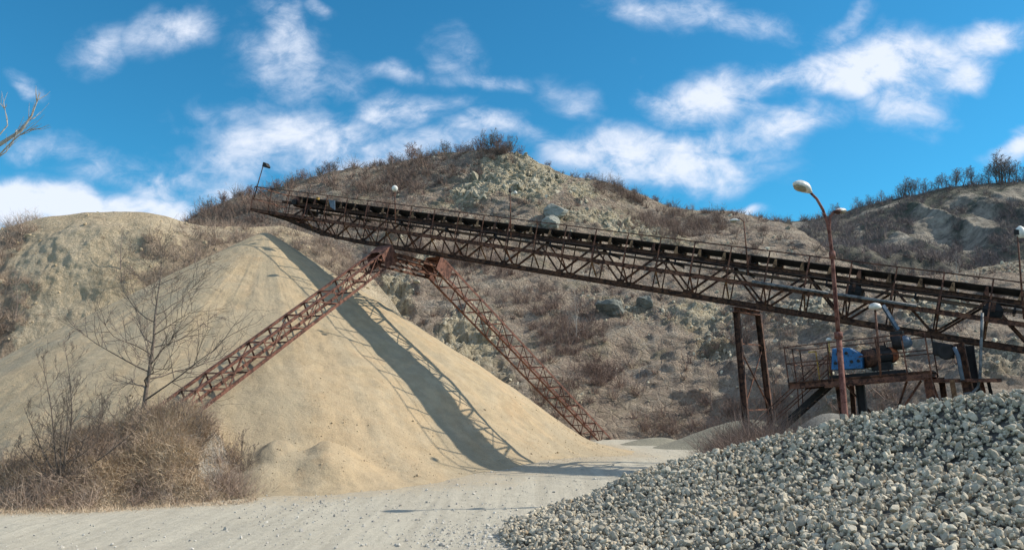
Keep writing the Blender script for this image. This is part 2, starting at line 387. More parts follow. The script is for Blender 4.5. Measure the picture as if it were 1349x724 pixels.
# main hill behind the conveyor
hl = [
 [('z', -300, 70, -2), ('z', 300, 62, -2), ('z', 560, 54, -2), ('z', 700, 52, -1.5), ('z', 820, 53, -1.2), ('z', 950, 52, -1), ('z', 1100, 44, -1.5), ('z', 1250, 40, -1.5), ('z', 1420, 37, -1.5), ('z', 2300, 36, -1)],
 [(-300, 470, 76), (300, 500, 68), (560, 510, 58), (700, 500, 57.5), (850, 505, 59), (960, 500, 58), (1100, 500, 49), (1250, 490, 46), (1420, 480, 44), (2300, 470, 42)],
 [(-300, 400, 84), (300, 400, 78), (560, 405, 69), (700, 395, 72), (850, 395, 72), (960, 390, 70), (1100, 410, 60), (1250, 430, 53), (1420, 420, 52), (2300, 400, 50)],
 [(-300, 330, 95), (300, 320, 90), (430, 300, 90), (560, 285, 90), (640, 290, 89), (720, 290, 88), (850, 315, 86), (960, 320, 84), (1060, 340, 76), (1150, 385, 68), (1250, 390, 63), (1350, 375, 63), (2300, 350, 60)],
 [(-300, 360, 108), (200, 335, 108), (300, 290, 106), (430, 250, 104), (560, 232, 103), (600, 240, 98), (640, 245, 94), (720, 250, 94), (790, 268, 96), (850, 286, 97), (960, 296, 93), (1060, 315, 82), (1150, 368, 74), (1250, 372, 70), (1350, 360, 70), (2300, 330, 66)],
 [(-300, 345, 116), (180, 325, 116), (235, 303, 115), (262, 284, 115), (300, 262, 114), (350, 250, 114), (400, 232, 113), (440, 222, 112), (500, 214, 112), (560, 206, 111), (600, 201, 108), (650, 193, 104), (690, 203, 101), (720, 215, 101), (760, 231, 102), (800, 240, 102), (830, 249, 103), (860, 263, 103), (885, 274, 103), (960, 278, 100), (1020, 289, 97), (1050, 297, 93), (1080, 316, 86), (1110, 340, 80), (1150, 354, 78), (1200, 361, 76), (1260, 359, 76), (1310, 351, 76), (1349, 345, 76), (1450, 330, 75), (2300, 290, 74)],
 [('z', -300, 150, 22), ('z', 300, 150, 28), ('z', 650, 140, 32), ('z', 900, 135, 20), ('z', 1100, 120, 8), ('z', 1300, 110, 6), ('z', 2300, 110, 10)],
 [('z', -300, 190, -3), ('z', 2300, 170, -3)],
]
P0 = loft(hl, [50, 60, 90, 90, 90, 30, 20], 900, -1.1, 1.75, 5, 8)
PX, PY = proj(P0)
rk = np.zeros(PX.shape)
for b in [(690, 232, 62, 38, 10), (625, 252, 45, 22, -25), (765, 252, 32, 20, 15), (655, 215, 40, 20), (835, 300, 80, 17, 14), (760, 285, 40, 14, 10), (522, 398, 26, 34, 20), (618, 452, 52, 50, 35), (660, 500, 30, 26), (925, 412, 80, 26, 5), (940, 450, 40, 30), (1060, 405, 70, 28), (810, 405, 60, 16, 10), (1310, 353, 70, 9), (1230, 420, 60, 30), (1150, 470, 60, 26), (1320, 480, 60, 26), (560, 350, 40, 14, 25), (740, 520, 40, 26)]:
    rk = np.maximum(rk, blob(PX, PY, *b)*(.95 if b[0] in (690, 625, 618, 522, 835) else .72))
pal = np.zeros(PX.shape)
for b in [(522, 398, 26, 34, 20), (618, 452, 42, 40, 35), (685, 232, 60, 34, 8), (765, 255, 26, 16, 15), (600, 262, 42, 12, -20), (835, 300, 80, 15, 14), (915, 405, 30, 14), (728, 290, 16, 10)]:
    pal = np.maximum(pal, np.minimum(1, blob(PX, PY, *b)*1.35))
N = normals(P0); x, y, z = P0[..., 0], P0[..., 1], P0[..., 2]
d = 1.5*fbm(x*.06, y*.06, z*.06, 4, 11)+.55*fbm(x*.25, y*.25, z*.25, 5, 23)+.3*fbm(x*1.1, y*1.1, z*1.1, 4, 5)
cl = ridged(x*.35+.3*z, y*.35, z*.13, 5, 31)
d = d+1.1*blob(PX, PY, 905, 500, 120, 62)*(ridged(x*.16, y*.16, z*.5, 4, 49)-.2)
d = d+.45*ridged(x*.05, y*.05, z*.55+.6*fbm(x*.12, y*.12, o=2, seed=46), 3, 45)*(.4+.6*sst(-.1, .3, fbm(x*.1, y*.1, o=2, seed=47)))
d = d+pal*.42*(ridged(x*.9, y*.9, z*.16, 5, 48)-.1)
d = d+rk*(1-.35*pal)*(.6*(cl-.3)+.42*(ridged(x*.9+.5*z, y*.9, z*.5, 4, 43)-.3)+.45*fbm(x*1.4, y*1.4, z*1.4, 4, 41)+.28*(ridged(x*2.6, y*2.6, z*1.2, 3, 44)-.2))
fade = sst(1.5, 6, z)
ed = np.abs(PY-np.interp(PX, [p[0] for p in hl[5]], [p[1] for p in hl[5]]))  # keep the skyline gentle
P0 = P0+N*(d*(.35+.65*fade)*(.45+.55*sst(0, 25, ed)))[..., None]
terrain('hill', P0, M['hill'], rk, pal)
HILL = P0; HRK = rk; HPX, HPY = proj(P0)
# far wooded hill on the right
fl = [
 [('z', 700, 130, -3), ('z', 1100, 130, -3), ('z', 1400, 120, -3), ('z', 2600, 110, -3)],
 [('z', 700, 150, 5), (1040, 350, 150), (1200, 352, 150), (1349, 350, 145), (2600, 340, 140)],
 [('z', 700, 175, 12), (1040, 315, 180), (1120, 318, 178), (1200, 320, 170), (1300, 315, 170), (1400, 310, 168), (2600, 310, 160)],
 [('z', 700, 190, 20), (1040, 300, 200), (1120, 296, 197), (1200, 282, 190), (1300, 275, 188), (1400, 270, 186), (2600, 270, 180)],
 [('z', 700, 200, 25), (900, 300, 215), (1000, 296, 213), (1040, 293, 212), (1070, 289, 211), (1100, 281, 210), (1130, 273, 209), (1160, 265, 208), (1200, 255, 206), (1240, 246, 205), (1280, 242, 204), (1320, 240, 204), (1349, 238, 203), (1450, 232, 203), (1700, 220, 200), (2600, 240, 190)],
 [('z', 700, 290, 10), ('z', 1300, 290, 50), ('z', 2600, 280, 40)],
]
P1 = loft(fl, [20, 90, 90, 90, 20], 640, .05, 1.8, 4, 8)
PX, PY = proj(P1); x, y, z = P1[..., 0], P1[..., 1], P1[..., 2]; N = normals(P1)
crest = np.interp(PX, [p[0] for p in fl[4] if p[0] != 'z'], [p[1] for p in fl[4] if p[0] != 'z'])
ed = sst(0, 30, PY-crest)
rid = ridged(x*.042+.35, y*.012, z*.012+.2, 3, 77)
P1 = P1+N*((7*(rid-.35)+3*fbm(x*.06, y*.06, z*.06, 5, 51)+.9*fbm(x*.3, y*.3, z*.3, 4, 52))*(.08+.92*ed))[..., None]
rk1 = np.zeros(PX.shape)
for b in [(1228, 300, 38, 30, 35), (1290, 300, 28, 42, 15), (1330, 262, 40, 14, -15), (1190, 322, 34, 8, -8), (1130, 305, 6, 18, -15), (1270, 262, 30, 8, -10), (1110, 331, 26, 5, -10), (1050, 300, 20, 8), (1165, 275, 60, 3, -14)]:
    rk1 = np.maximum(rk1, blob(PX, PY, *b)*.85)
terrain('far_hill', P1, M['farhill'], rk1, rk1*0)
FAR = P1; FPX, FPY = proj(P1)
# tan earth cliff on the left, behind the sand heap
bl = [
 [('z', -500, 50, -2), ('z', 0, 52, -2), ('z', 300, 55, -2), ('z', 500, 58, -2), ('z', 640, 58, -3)],
 [(-500, 470, 53), (0, 470, 55), (120, 460, 56), (300, 460, 57), (430, 430, 60), (500, 440, 61), ('z', 640, 61, -2.5)],
 [(-500, 400, 55), (0, 400, 57), (120, 370, 58), (200, 380, 58.5), (300, 385, 60), (430, 370, 62), (500, 400, 62), ('z', 640, 63, -2.5)],
 [(-500, 350, 58), (0, 335, 60), (60, 310, 60), (120, 300, 60.5), (200, 302, 61), (260, 325, 62), (300, 335, 62.5), (400, 330, 64), (470, 360, 65), ('z', 640, 65, -2.5)],
 [(-500, 340, 62), (-60, 312, 63), (0, 302, 64), (30, 292, 64), (60, 284, 64), (100, 279, 64), (150, 277, 64), (190, 278, 64), (220, 284, 64), (250, 293, 65), (280, 297, 66), (320, 297, 67), (370, 296, 68), (410, 308, 68), (450, 332, 68), (490, 362, 67), (520, 400, 66), ('z', 640, 66, -2.5)],
 [('z', -500, 82, 11), ('z', 0, 84, 13.5), ('z', 200, 86, 14), ('z', 350, 86, 13), ('z', 470, 82, 6), ('z', 640, 80, -3)],
 [('z', -500, 110, -3), ('z', 640, 110, -3)],
]
P2 = loft(bl, [40, 70, 80, 60, 30, 14], 620, -1.15, .02, 4, 6)
PX, PY = proj(P2); x, y, z = P2[..., 0], P2[..., 1], P2[..., 2]; N = normals(P2)
rk2 = np.zeros(PX.shape)
for b in [(0, 420, 34, 90), (-60, 380, 60, 90), (10, 315, 40, 14, -25), (270, 345, 60, 40, 10), (330, 330, 60, 30), (215, 375, 40, 26), (420, 345, 60, 40), (0, 500, 60, 26), (200, 330, 20, 18)]:
    rk2 = np.maximum(rk2, blob(PX, PY, *b)*.9)
cr = np.interp(PX, [p[0] for p in bl[4] if p[0] != 'z'], [p[1] for p in bl[4] if p[0] != 'z'])
e2 = sst(0, 22, PY-cr)
P2 = P2+N*((.8*fbm(x*.1, y*.1, z*.1, 4, 61)+.25*(ridged(x*.3, y*.3, z*.12, 5, 63)-.3)+.24*fbm(x*.8, y*.8, z*.7, 5, 65))*(.2+.8*e2))[..., None]
terrain('earth_cliff', P2, M['bank'], rk2, rk2*0)
BANK = P2; BPX, BPY = proj(P2)
# ------------------------------------------------------------------ sand heap
AP = at(350, 304, 41.95); SL = .63
def sand_h(x, y):
    dx, dy = x-AP[0], y-AP[1]; r = np.hypot(dx, dy); a = np.arctan2(dy, dx)
    rw = r*(1+.012*np.sin(a*3+1)+.02*fbm(np.cos(a)*2, np.sin(a)*2, r*.04, 3, 71))
    z = AP[2]+.1-SL*np.sqrt(rw*rw+.12)
    sm = np.clip(r/5, 0, 1)
    rill = fbm(a*14, r*.10, o=4, seed=72)
    z = z+sm*(.02*rill+.11*sst(1.5, 7, r)*fbm(np.cos(a)*9, np.sin(a)*9, r*.09, 4, 78)+.13*fbm(x*.35, y*.35, o=4, seed=73)+.045*fbm(x*1.6, y*1.6, o=4, seed=74))
    # concave toe
    t = 1.3; z = np.where(z < t, t*np.exp((z-t)/t*1.0)-.28, z-.28*sst(3.5, t, z))
    for (px, Y, zz, s, e) in ((432, 26.3, 1.62, .62, 1.), (372, 26.0, 1.75, .8, 1.), (350, 24.9, 1.0, .6, 1.), (500, 27.5, 1.0, .5, 1.5), (470, 25.6, .7, .5, 1.4), (300, 29, 2.5, .6, 1.)):
        c = gpt(px, Y); q = np.hypot((x-c[0])/e, (y-c[1]))
        zl = zz-s*np.sqrt(q*q+.09)+.16*fbm(x*.9, y*.9, o=4, seed=75)+.06*fbm(x*3, y*3, o=3, seed=76)
        k = .25; hh = np.clip(.5+.5*(zl-z)/k, 0, 1); z = z*(1-hh)+zl*hh+k*hh*(1-hh)
    return z
na, nr = 1300, 330
a = np.linspace(0, 2*math.pi, na); r = np.concatenate([[0.001], np.geomspace(.15, 24, nr-1)*1.0]); r = r*.5+np.linspace(0, 24, nr)*.5
A_, R_ = np.meshgrid(a, r, indexing='ij'); X = AP[0]+R_*np.cos(A_); Y = AP[1]+R_*np.sin(A_)
Z = sand_h(X, Y); Z[-1] = Z[0]
STK = .65*fbm(np.cos(A_)*16, np.sin(A_)*16, R_*.10, 5, 79)+.5*fbm(np.cos(A_)*5, np.sin(A_)*5, R_*.16, 4, 80); STK[-1] = STK[0]
tag(mesh_obj('sand_heap', np.stack([X, Y, Z], -1).reshape(-1, 3), [grid_faces(na, nr)], M['sand'], smooth=True, attrs={'sorting': STK.ravel()}),
    'tall cone of tan sand under the raised end of the conveyor', 'sand heap')
# ------------------------------------------------------------------ berm at lower left
ml = [
 [('z', -400, 19.5, -.3), ('z', 0, 20.4, -.25), ('z', 150, 20.9, -.2), ('z', 250, 21.6, -.2), ('z', 330, 22.5, -.2), ('z', 360, 23.4, -.3)],
 [(-400, 650, 21.5), (0, 645, 22), (60, 630, 22), (120, 620, 22.3), (200, 610, 23), (250, 608, 23.4), (300, 625, 23.8), ('z', 345, 24.2, .2), ('z', 360, 24.4, -.2)],
 [(-400, 600, 24), (0, 618, 24), (60, 602, 24), (110, 575, 24.5), (150, 556, 25), (200, 540, 25.5), (250, 546, 26), (285, 572, 26), (315, 605, 26), ('z', 345, 26, .4), ('z', 360, 26, -.2)],
 [('z', -400, 31, 0), ('z', 0, 30, .2), ('z', 150, 30, 1.0), ('z', 250, 30, 1.2), ('z', 360, 29, 0)],
 [('z', -400, 36, -1), ('z', 360, 34, -1)],
]
P3 = loft(ml, [50, 60, 40, 10], 420, -.95, -.29, 4, 6)
PX, PY = proj(P3); N = normals(P3); x, y, z = P3[..., 0], P3[..., 1], P3[..., 2]
rk3 = np.maximum(blob(PX, PY, 283, 600, 26, 44, 12), blob(PX, PY, 330, 625, 30, 26))
P3 = P3+N*((.5*fbm(x*.6, y*.6, z*.6, 4, 81)+.1*fbm(x*2.2, y*2.2, z*2.2, 4, 82))*sst(-.1, .5, z))[..., None]
terrain('earth_berm', P3, M['berm'], rk3, rk3*0)
BERM = P3; MPX, MPY = proj(P3)
# small grey mounds beyond the road
def mound(name, px, Y, hgt, rx, ry, label, seed, mt='mound'):
    c = gpt(px, Y); n = 90; a = np.linspace(0, 2*math.pi, n); r = np.linspace(0, 1.15, 40)
    A, R = np.meshgrid(a, r, indexing='ij'); X = c[0]+R*np.cos(A)*rx; Yy = c[1]+R*np.sin(A)*ry
    Z = c[2]-.15+(hgt+.15)*np.clip(1-R, -.3, 1)**1.0*1.0 if False else c[2]-.2+(hgt+.2)*(1-sst(0, 1.1, R))
    Z = Z+.12*fbm(X*.5, Yy*.5, o=4, seed=seed)*np.clip(1.1-R, 0, 1); Z[-1] = Z[0]
    tag(mesh_obj(name, np.stack([X, Yy, Z], -1).reshape(-1, 3), [grid_faces(n, 40)], M[mt], smooth=True), label, 'gravel mound')
mound('gravel_mound', 985, 46, 1.5, 6.2, 3.5, 'low pale grey gravel mound at the far end of the road', 5)
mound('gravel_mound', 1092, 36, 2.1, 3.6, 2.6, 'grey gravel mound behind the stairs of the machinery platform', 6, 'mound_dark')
mound('gravel_mound', 862, 49, .45, 3.0, 2.0, 'very low grey gravel patch left of the far mound', 8)
# ------------------------------------------------------------------ foreground stone pile
gl = [
 [(560, 712, 16.3), (655, 706, 16.6), (672, 722, 15.3), (700, 748, 13.9), (760, 800, 11.9), (900, 900, 9.2), (1100, 1010, 7.4), (1349, 1080, 6.6), (1900, 1100, 6.4)],
 [('z', 560, 17.2, -.2), ('z', 640, 17.2, -.15), (668, 699, 17.2), (720, 700, 16), (800, 720, 13.6), (950, 724, 12.1), (1100, 724, 11), (1349, 724, 9.9), (1900, 724, 9)],
 [('z', 560, 18, -.2), ('z', 652, 18, -.15), (684, 690, 18), (760, 668, 18), (850, 650, 16.8), (950, 640, 15.4), (1100, 625, 14), (1349, 612, 12.2), (1900, 600, 11.5)],
 [('z', 560, 18.6, -.2), ('z', 652, 18.6, -.15), (684, 687, 18.7), (715, 672, 19.2), (760, 658, 19.5), (800, 643, 19.3), (850, 622, 18.9), (900, 608, 18.4), (950, 597, 17.9), (1000, 583, 17.3), (1040, 571, 16.8), (1100, 553, 16.2), (1150, 545, 15.6), (1200, 536, 15.0), (1250, 527, 14.5), (1300, 519, 14.0), (1349, 513, 13.6), (1600, 490, 13.4), (1900, 490, 13)],
 [('z', 560, 19.2, -.2), ('z', 668, 19.4, 0), ('z', 760, 20.6, -.1), ('z', 950, 21.3, -.1), ('z', 1200, 20, .1), ('z', 1400, 19.5, .2), ('z', 1900, 19, 0)],
]
gl[0] = [('z', p[0], p[2], -.12) for p in gl[0]]
P4 = loft(gl, [26, 50, 60, 30], 300, -.11, 1.15, 4, 5)
x, y, z = P4[..., 0], P4[..., 1], P4[..., 2]; N = normals(P4)
P4 = P4+N*((.10*fbm(x*.6, y*.6, o=3, seed=91))*sst(0, .5, z))[..., None]
BED = P4-np.array([0, 0, .07])
pile = tag(mesh_obj('stone_pile', BED.reshape(-1, 3), [grid_faces(*P4.shape[:2])], M['stone_bed'], smooth=True, attrs={'tint': rng.random(P4.shape[0]*P4.shape[1])}),
           'large pile of grey crushed stones filling the lower right foreground', 'stone pile')
import bmesh
def ico(sub):
    bm = bmesh.new(); bmesh.ops.create_icosphere(bm, subdivisions=sub, radius=1); bm.verts.ensure_lookup_table()
    V = np.array([v.co[:] for v in bm.verts]); Fc = np.array([[v.index for v in f.verts] for f in bm.faces]); bm.free(); return V, Fc
def rock_protos(n, sub=2, cuts=7, r=rng):
    out = []
    for i in range(n):
        V, Fc = ico(sub); V = V.copy()
        for c in range(cuts):
            nn = unit(r.normal(size=3)); dd = r.uniform(.45, .8); k = V@nn; V = V-np.maximum(k-dd, 0)[:, None]*nn
        V *= np.array([1.12, r.uniform(.6, .95), r.uniform(.45, .8)])
        V = V*(1+.03*fbm(V[:, 0]*2+i, V[:, 1]*2, V[:, 2]*2, 2, i))[:, None]
        out.append((V, Fc))
    return out
def rotm(n, r=rng):
    q = r.normal(size=(n, 4)); q /= np.linalg.norm(q, axis=1, keepdims=True); w, x, y, z = q.T
    return np.stack([np.stack([1-2*(y*y+z*z), 2*(x*y-w*z), 2*(x*z+w*y)], -1), np.stack([2*(x*y+w*z), 1-2*(x*x+z*z), 2*(y*z-w*x)], -1), np.stack([2*(x*z-w*y), 2*(y*z+w*x), 1-2*(x*x+y*y)], -1)], 1)
def scatter(protos, pos, size, tint):
    Vs, Fs, Ts = [], [], []; off = 0; n = len(pos); R = rotm(n); pick = rng.integers(0, len(protos), n)
    for k, (V, Fc) in enumerate(protos):
        ix = np.where(pick == k)[0]
        if not len(ix): continue
        W = np.einsum('nij,vj->nvi', R[ix], V)*size[ix][:, None, None]+pos[ix][:, None]
        Vs.append(W.reshape(-1, 3)); Fs.append((Fc[None]+(np.arange(len(ix))*len(V))[:, None, None]+off).reshape(-1, 3)); Ts.append(np.repeat(tint[ix], len(V))); off += len(ix)*len(V)
    return np.concatenate(Vs), np.concatenate(Fs), np.concatenate(Ts)
def sample_surface(P, n, w=None):
    """area-weighted random points on a grid surface; returns points, normals, cell index"""
    A = P[:-1, :-1]; B = P[1:, :-1]; D = P[:-1, 1:]; Cc = P[1:, 1:]
    nn = np.cross(B-A, D-A); ar = np.linalg.norm(nn, axis=-1); ww = ar if w is None else ar*w[:-1, :-1]
    c = np.cumsum(ww.ravel()); i = np.searchsorted(c, rng.random(n)*c[-1]); i = np.minimum(i, len(c)-1)
    iu, js = np.unravel_index(i, ar.shape); s, t = rng.random((2, n))[:, :, None]
    p = (A[iu, js]*(1-s)+B[iu, js]*s)*(1-t)+(D[iu, js]*(1-s)+Cc[iu, js]*s)*t
    nr = nn[iu, js]/np.maximum(ar[iu, js][:, None], 1e-9); nr *= np.where(nr[:, 2:] < 0, -1, 1)
    return p, nr, (iu, js)
pr = rock_protos(16, 2, 12)
gx, gy = proj(P4)
w = (gx > 660)*np.where(gx > 1420, .5, 1.)*np.where(P4[..., 1] < 20.2, 1, .4)*(P4[..., 2] > -.06)
npile = 36000
p, nr, _ = sample_surface(P4, npile, w)
sz = np.clip(np.exp(rng.normal(math.log(.047), .40, npile)), .018, .12)
lift = rng.uniform(-.02, .075, npile)
p = p+nr*lift[:, None]
tn = np.clip(rng.normal(.48, .28, npile)+.12*fbm(p[:, 0]*.5, p[:, 1]*.5, o=3, seed=4), 0, .97); tn[rng.random(npile) < .02] = 1
V, Fc, T = scatter(pr, p, sz, tn)
tag(mesh_obj('crushed_stones', V, [Fc], M['stone'], pile, attrs={'tint': T}), kind='stuff')
# loose pebbles on the road
pr1 = rock_protos(6, 1, 4)
pp = []
for (px, py, sx, sy, n) in ((390, 668, 55, 10, 260), (480, 664, 60, 8, 120), (640, 706, 55, 14, 900), (520, 690, 120, 20, 200), (700, 700, 40, 14, 400), (300, 690, 250, 18, 260), (560, 650, 260, 26, 380), (150, 712, 160, 10, 90), (700, 640, 90, 16, 260), (820, 600, 80, 14, 200)):
    X = rng.normal(px, sx, n); Yp = np.clip(rng.normal(py, sy, n), 586, 760)
    for a_, b_ in zip(X, Yp):
        Yd = 2.86/max(.02, -ray(a_, b_)[1]); q = at(a_, b_, Yd); pp.append((q[0], q[1]))
pp = np.array(pp); sz = np.clip(np.exp(rng.normal(math.log(.018), .5, len(pp))), .007, .065)
pos = np.stack([pp[:, 0], pp[:, 1], G(pp[:, 0], pp[:, 1])+sz*.25], -1)
V, Fc, T = scatter(pr1, pos, sz, rng.random(len(pp)))
tag(mesh_obj('loose_pebbles', V, [Fc], M['pebble'], attrs={'tint': T}), 'small loose pebbles scattered over the pale road', 'pebbles', kind='stuff')
# clods and pebbles on the sand heap's foot
n = 3000; aa = rng.uniform(-2.9, -.1, n); rr = rng.triangular(13, 17.8, 19.2, n); X = AP[0]+rr*np.cos(aa); Yy = AP[1]+rr*np.sin(aa)
sz = np.clip(np.exp(rng.normal(math.log(.018), .45, n)), .008, .08)
V, Fc, T = scatter(pr1, np.stack([X, Yy, np.maximum(sand_h(X, Yy), G(X, Yy))+sz*.2], -1), sz, rng.random(n)*.6)
M['clod'] = mat_tint('sand_clods', [(0, (.28, .21, .13)), (1, (.5, .4, .26))])
tag(mesh_obj('sand_clods', V, [Fc], M['clod'], attrs={'tint': T}), 'small clods rolled down to the foot of the sand heap', 'clods', kind='stuff')
# broken rock lying on the quarry slope
wt = (sst(.3, .6, HRK)*(1-.85*np.clip(pal*1.3, 0, 1))+.05)*(HPX > -100)*(HPX < 1600)*(HPY < 585)*(HILL[..., 2] > .2); wt[:, 425:] = 0
p, nr, _ = sample_surface(HILL, 12000, wt); sz = np.clip(np.exp(rng.normal(math.log(.10), .5, len(p))), .05, .5)
V, Fc, T = scatter(pr1, p+nr*sz[:, None]*.1, sz, np.clip(rng.normal(.5, .3, len(p)), 0, 1))
M['talus'] = mat_tint('weathered_broken_rock', [(0, (.09, .082, .065)), (.4, (.28, .25, .185)), (.8, (.44, .40, .30)), (1, (.60, .56, .43))], nsc=3, amp=.3)
tag(mesh_obj('talus', V, [Fc], M['talus'], attrs={'tint': T}), 'grey broken rock lying over the quarry hillside', 'talus', kind='stuff')
wt = (.25+rk2)*(BPX > -200)*(BPX < 520)*(BANK[..., 2] > .2); p, nr, _ = sample_surface(BANK, 2500, wt); sz = np.clip(np.exp(rng.normal(math.log(.07), .6, len(p))), .03, .4)
V, Fc, T = scatter(pr1, p, sz, rng.random(len(p)))
tag(mesh_obj('cliff_clods', V, [Fc], M['clod'], attrs={'tint': T}), 'clods and stones sticking out of the tan earth cliff', 'clods', kind='stuff')
# angular crags standing out of the cliff faces
rc = np.random.default_rng(77); prc = []
for i_ in range(10):
    V_, F_ = ico(2); V_ = V_.copy()
    for c_ in range(13):
        nn = unit(rc.normal(size=3)); k_ = V_@nn; V_ = V_-np.maximum(k_-rc.uniform(.35, .7), 0)[:, None]*nn
    prc.append((V_*np.array([rc.uniform(.7, 1.1), rc.uniform(.6, 1.), 1.5]), F_))
wt = sst(.35, .7, HRK)*(.15+np.clip(pal, 0, 1))*(HPX > 0)*(HPX < 1500)*sst(-.15, .2, fbm(HILL[..., 0]*.2, HILL[..., 1]*.2, HILL[..., 2]*.2, 3, 121)); wt[:, 415:] = 0
p, nr, _ = sample_surface(HILL, 6500, wt); sz = np.clip(np.exp(rng.normal(math.log(.24), .5, len(p))), .09, .85)
Rk = rotm; _tilt = rng.normal(0, .35, (len(p), 2))
Vs, Fs, Ts = [], [], []; of_ = 0; tt_ = np.clip(.55+.45*fbm(p[:, 0]*.15, p[:, 1]*.15, p[:, 2]*.15, 3, 122)+rng.normal(0, .12, len(p)), 0, 1)
for i_ in range(len(p)):
    V_, F_ = prc[i_ % 10]; a_ = rng.uniform(0, 6.28); W_ = V_*sz[i_]; c_, s_ = math.cos(a_), math.sin(a_)
    W_ = np.stack([W_[:, 0]*c_-W_[:, 1]*s_, W_[:, 0]*s_+W_[:, 1]*c_, W_[:, 2]], 1); W_[:, 0] += W_[:, 2]*_tilt[i_, 0]; W_[:, 1] += W_[:, 2]*(_tilt[i_, 1]+.3)
    Vs.append(W_+p[i_]-nr[i_]*sz[i_]*.45); Fs.append(F_+of_); of_ += len(V_); Ts.append(np.full(len(V_), tt_[i_]))
M['crag'] = mat_tint('pale_ochre_cliff_rock', [(0, (.12, .10, .072)), (.4, (.25, .215, .155)), (.75, (.38, .335, .245)), (1, (.54, .49, .38))], nsc=3.2, bs=1, bd=.15, amp=.5)
tag(mesh_obj('crags', np.concatenate(Vs), [np.concatenate(Fs)], M['crag'], attrs={'tint': np.concatenate(Ts)}), 'pale angular crags of the broken cliff faces on the quarry hill', 'crags', kind='stuff')
# boulders on the slope
def on_surface(P, PXs, PYs, px, py):
    d = (PXs-px)**2+(PYs-py)**2; d = np.where(P[..., 2] < -.5, 1e9, d)
    # nearest visible: prefer the smallest depth among close candidates
    m = d < max(9, d.min()*1.5+4); Yv = np.where(m, P[..., 1], 1e9); i = np.unravel_index(np.argmin(Yv), Yv.shape); return P[i].copy()
for (px, py, s, lab) in ((806, 405, 1.25, 'large dark boulder on the slope below the middle of the conveyor'), (848, 395, .85, 'smaller grey boulder just right of the large dark one'),
                         (736, 277, 1.35, 'dark boulder just under the pale rock face, above the conveyor'), (728, 290, 1.1, 'pale boulder under the dark one above the conveyor'), (577, 474, .8, 'greenish dark boulder low by the right flank of the sand heap'), (1097, 520, .5, 'small grey boulder on the ground behind the machinery platform')):
    q = on_surface(HILL, HPX, HPY, px, py+6); V, Fc = ico(4); V = V.copy(); r2 = np.random.default_rng(int(px))
    for c in range(9):
        nn = unit(r2.normal(size=3)); k = V@nn; V = V-np.maximum(k-r2.uniform(.55, .85), 0)[:, None]*nn
    V = V*(1+.22*fbm(V[:, 0]*2.5, V[:, 1]*2.5, V[:, 2]*2.5+px, 5, 3, .6))[:, None]*np.array([1.1, .9, .8])*s+q+np.array([0, -.2, s*.3])
    tag(mesh_obj('boulder', V, [Fc], M['rock'], smooth=False, attrs={'tint': np.clip(.12+.7*('pale' in lab)+.3*fbm(V[:, 0], V[:, 1], V[:, 2], 3, 2), 0, 1)}), lab, 'boulder', 'boulders on the slope')
# ------------------------------------------------------------------ twigs and grass
def blades(base, dirn, length, width, bend, tint):
    n = len(base); d = dirn/np.linalg.norm(dirn, axis=1, keepdims=True)
    side = np.cross(d, rng.normal(size=(n, 3))); side /= np.maximum(np.linalg.norm(side, axis=1, keepdims=True), 1e-6)
    L = length[:, None]; W = width[:, None]*side
    mid = base+d*L*.5+bend*.25*L; tip = base+d*L+bend*L
    V = np.stack([base-W, base+W, mid+W*.7, mid-W*.7, tip], 1).reshape(-1, 3); o = (np.arange(n)*5)[:, None]
    Q = o+np.array([[0, 1, 2, 3]]); Tt = o+np.array([[3, 2, 4]])
    return V, Q, Tt, np.repeat(tint, 5)
def clumps(pos, size, ntw, width, spread=.8, tintc=None, up=1.0, forks=2):
    """bare bushes: stems from a point with side twigs; pos (n,3) size (n,)"""
    n = len(pos); b = np.repeat(pos, ntw, 0); s = np.repeat(size, ntw); m = len(b)
    dr = rng.normal(size=(m, 3))*np.array([spread, spread, .35])+np.array([0, 0, up]); dr[:, 2] = np.abs(dr[:, 2])+.1
    dr /= np.linalg.norm(dr, axis=1, keepdims=True)
    ln = s*rng.uniform(.5, 1.1, m); bs = b+rng.normal(size=(m, 3))*np.array([.16, .16, 0])*s[:, None]
    tc = np.repeat(rng.random(n) if tintc is None else tintc, ntw); tc = np.clip(tc*.6+rng.random(m)*.4, 0, 1)
    out = [(bs, dr, ln, np.full(m, width)*(.6+.6*rng.random(m)), rng.normal(size=(m, 3))*.12, tc)]
    for k in range(forks):
        t = rng.uniform(.35, .95, m)[:, None]; b2 = bs+dr*ln[:, None]*t; d2 = dr+rng.normal(size=(m, 3))*.6
        out.append((b2, d2, ln*rng.uniform(.25, .5, m), np.full(m, width*.6), rng.normal(size=(m, 3))*.12, tc))
    return [np.concatenate([o[i] for o in out]) for i in range(6)]
def build_blades(name, args, mat, parent=None, **tg):
    V, Q, Tt, T = blades(*args); o = mesh_obj(name, V, [Q, Tt], mat, parent, attrs={'tint': T}); return tag(o, **tg)
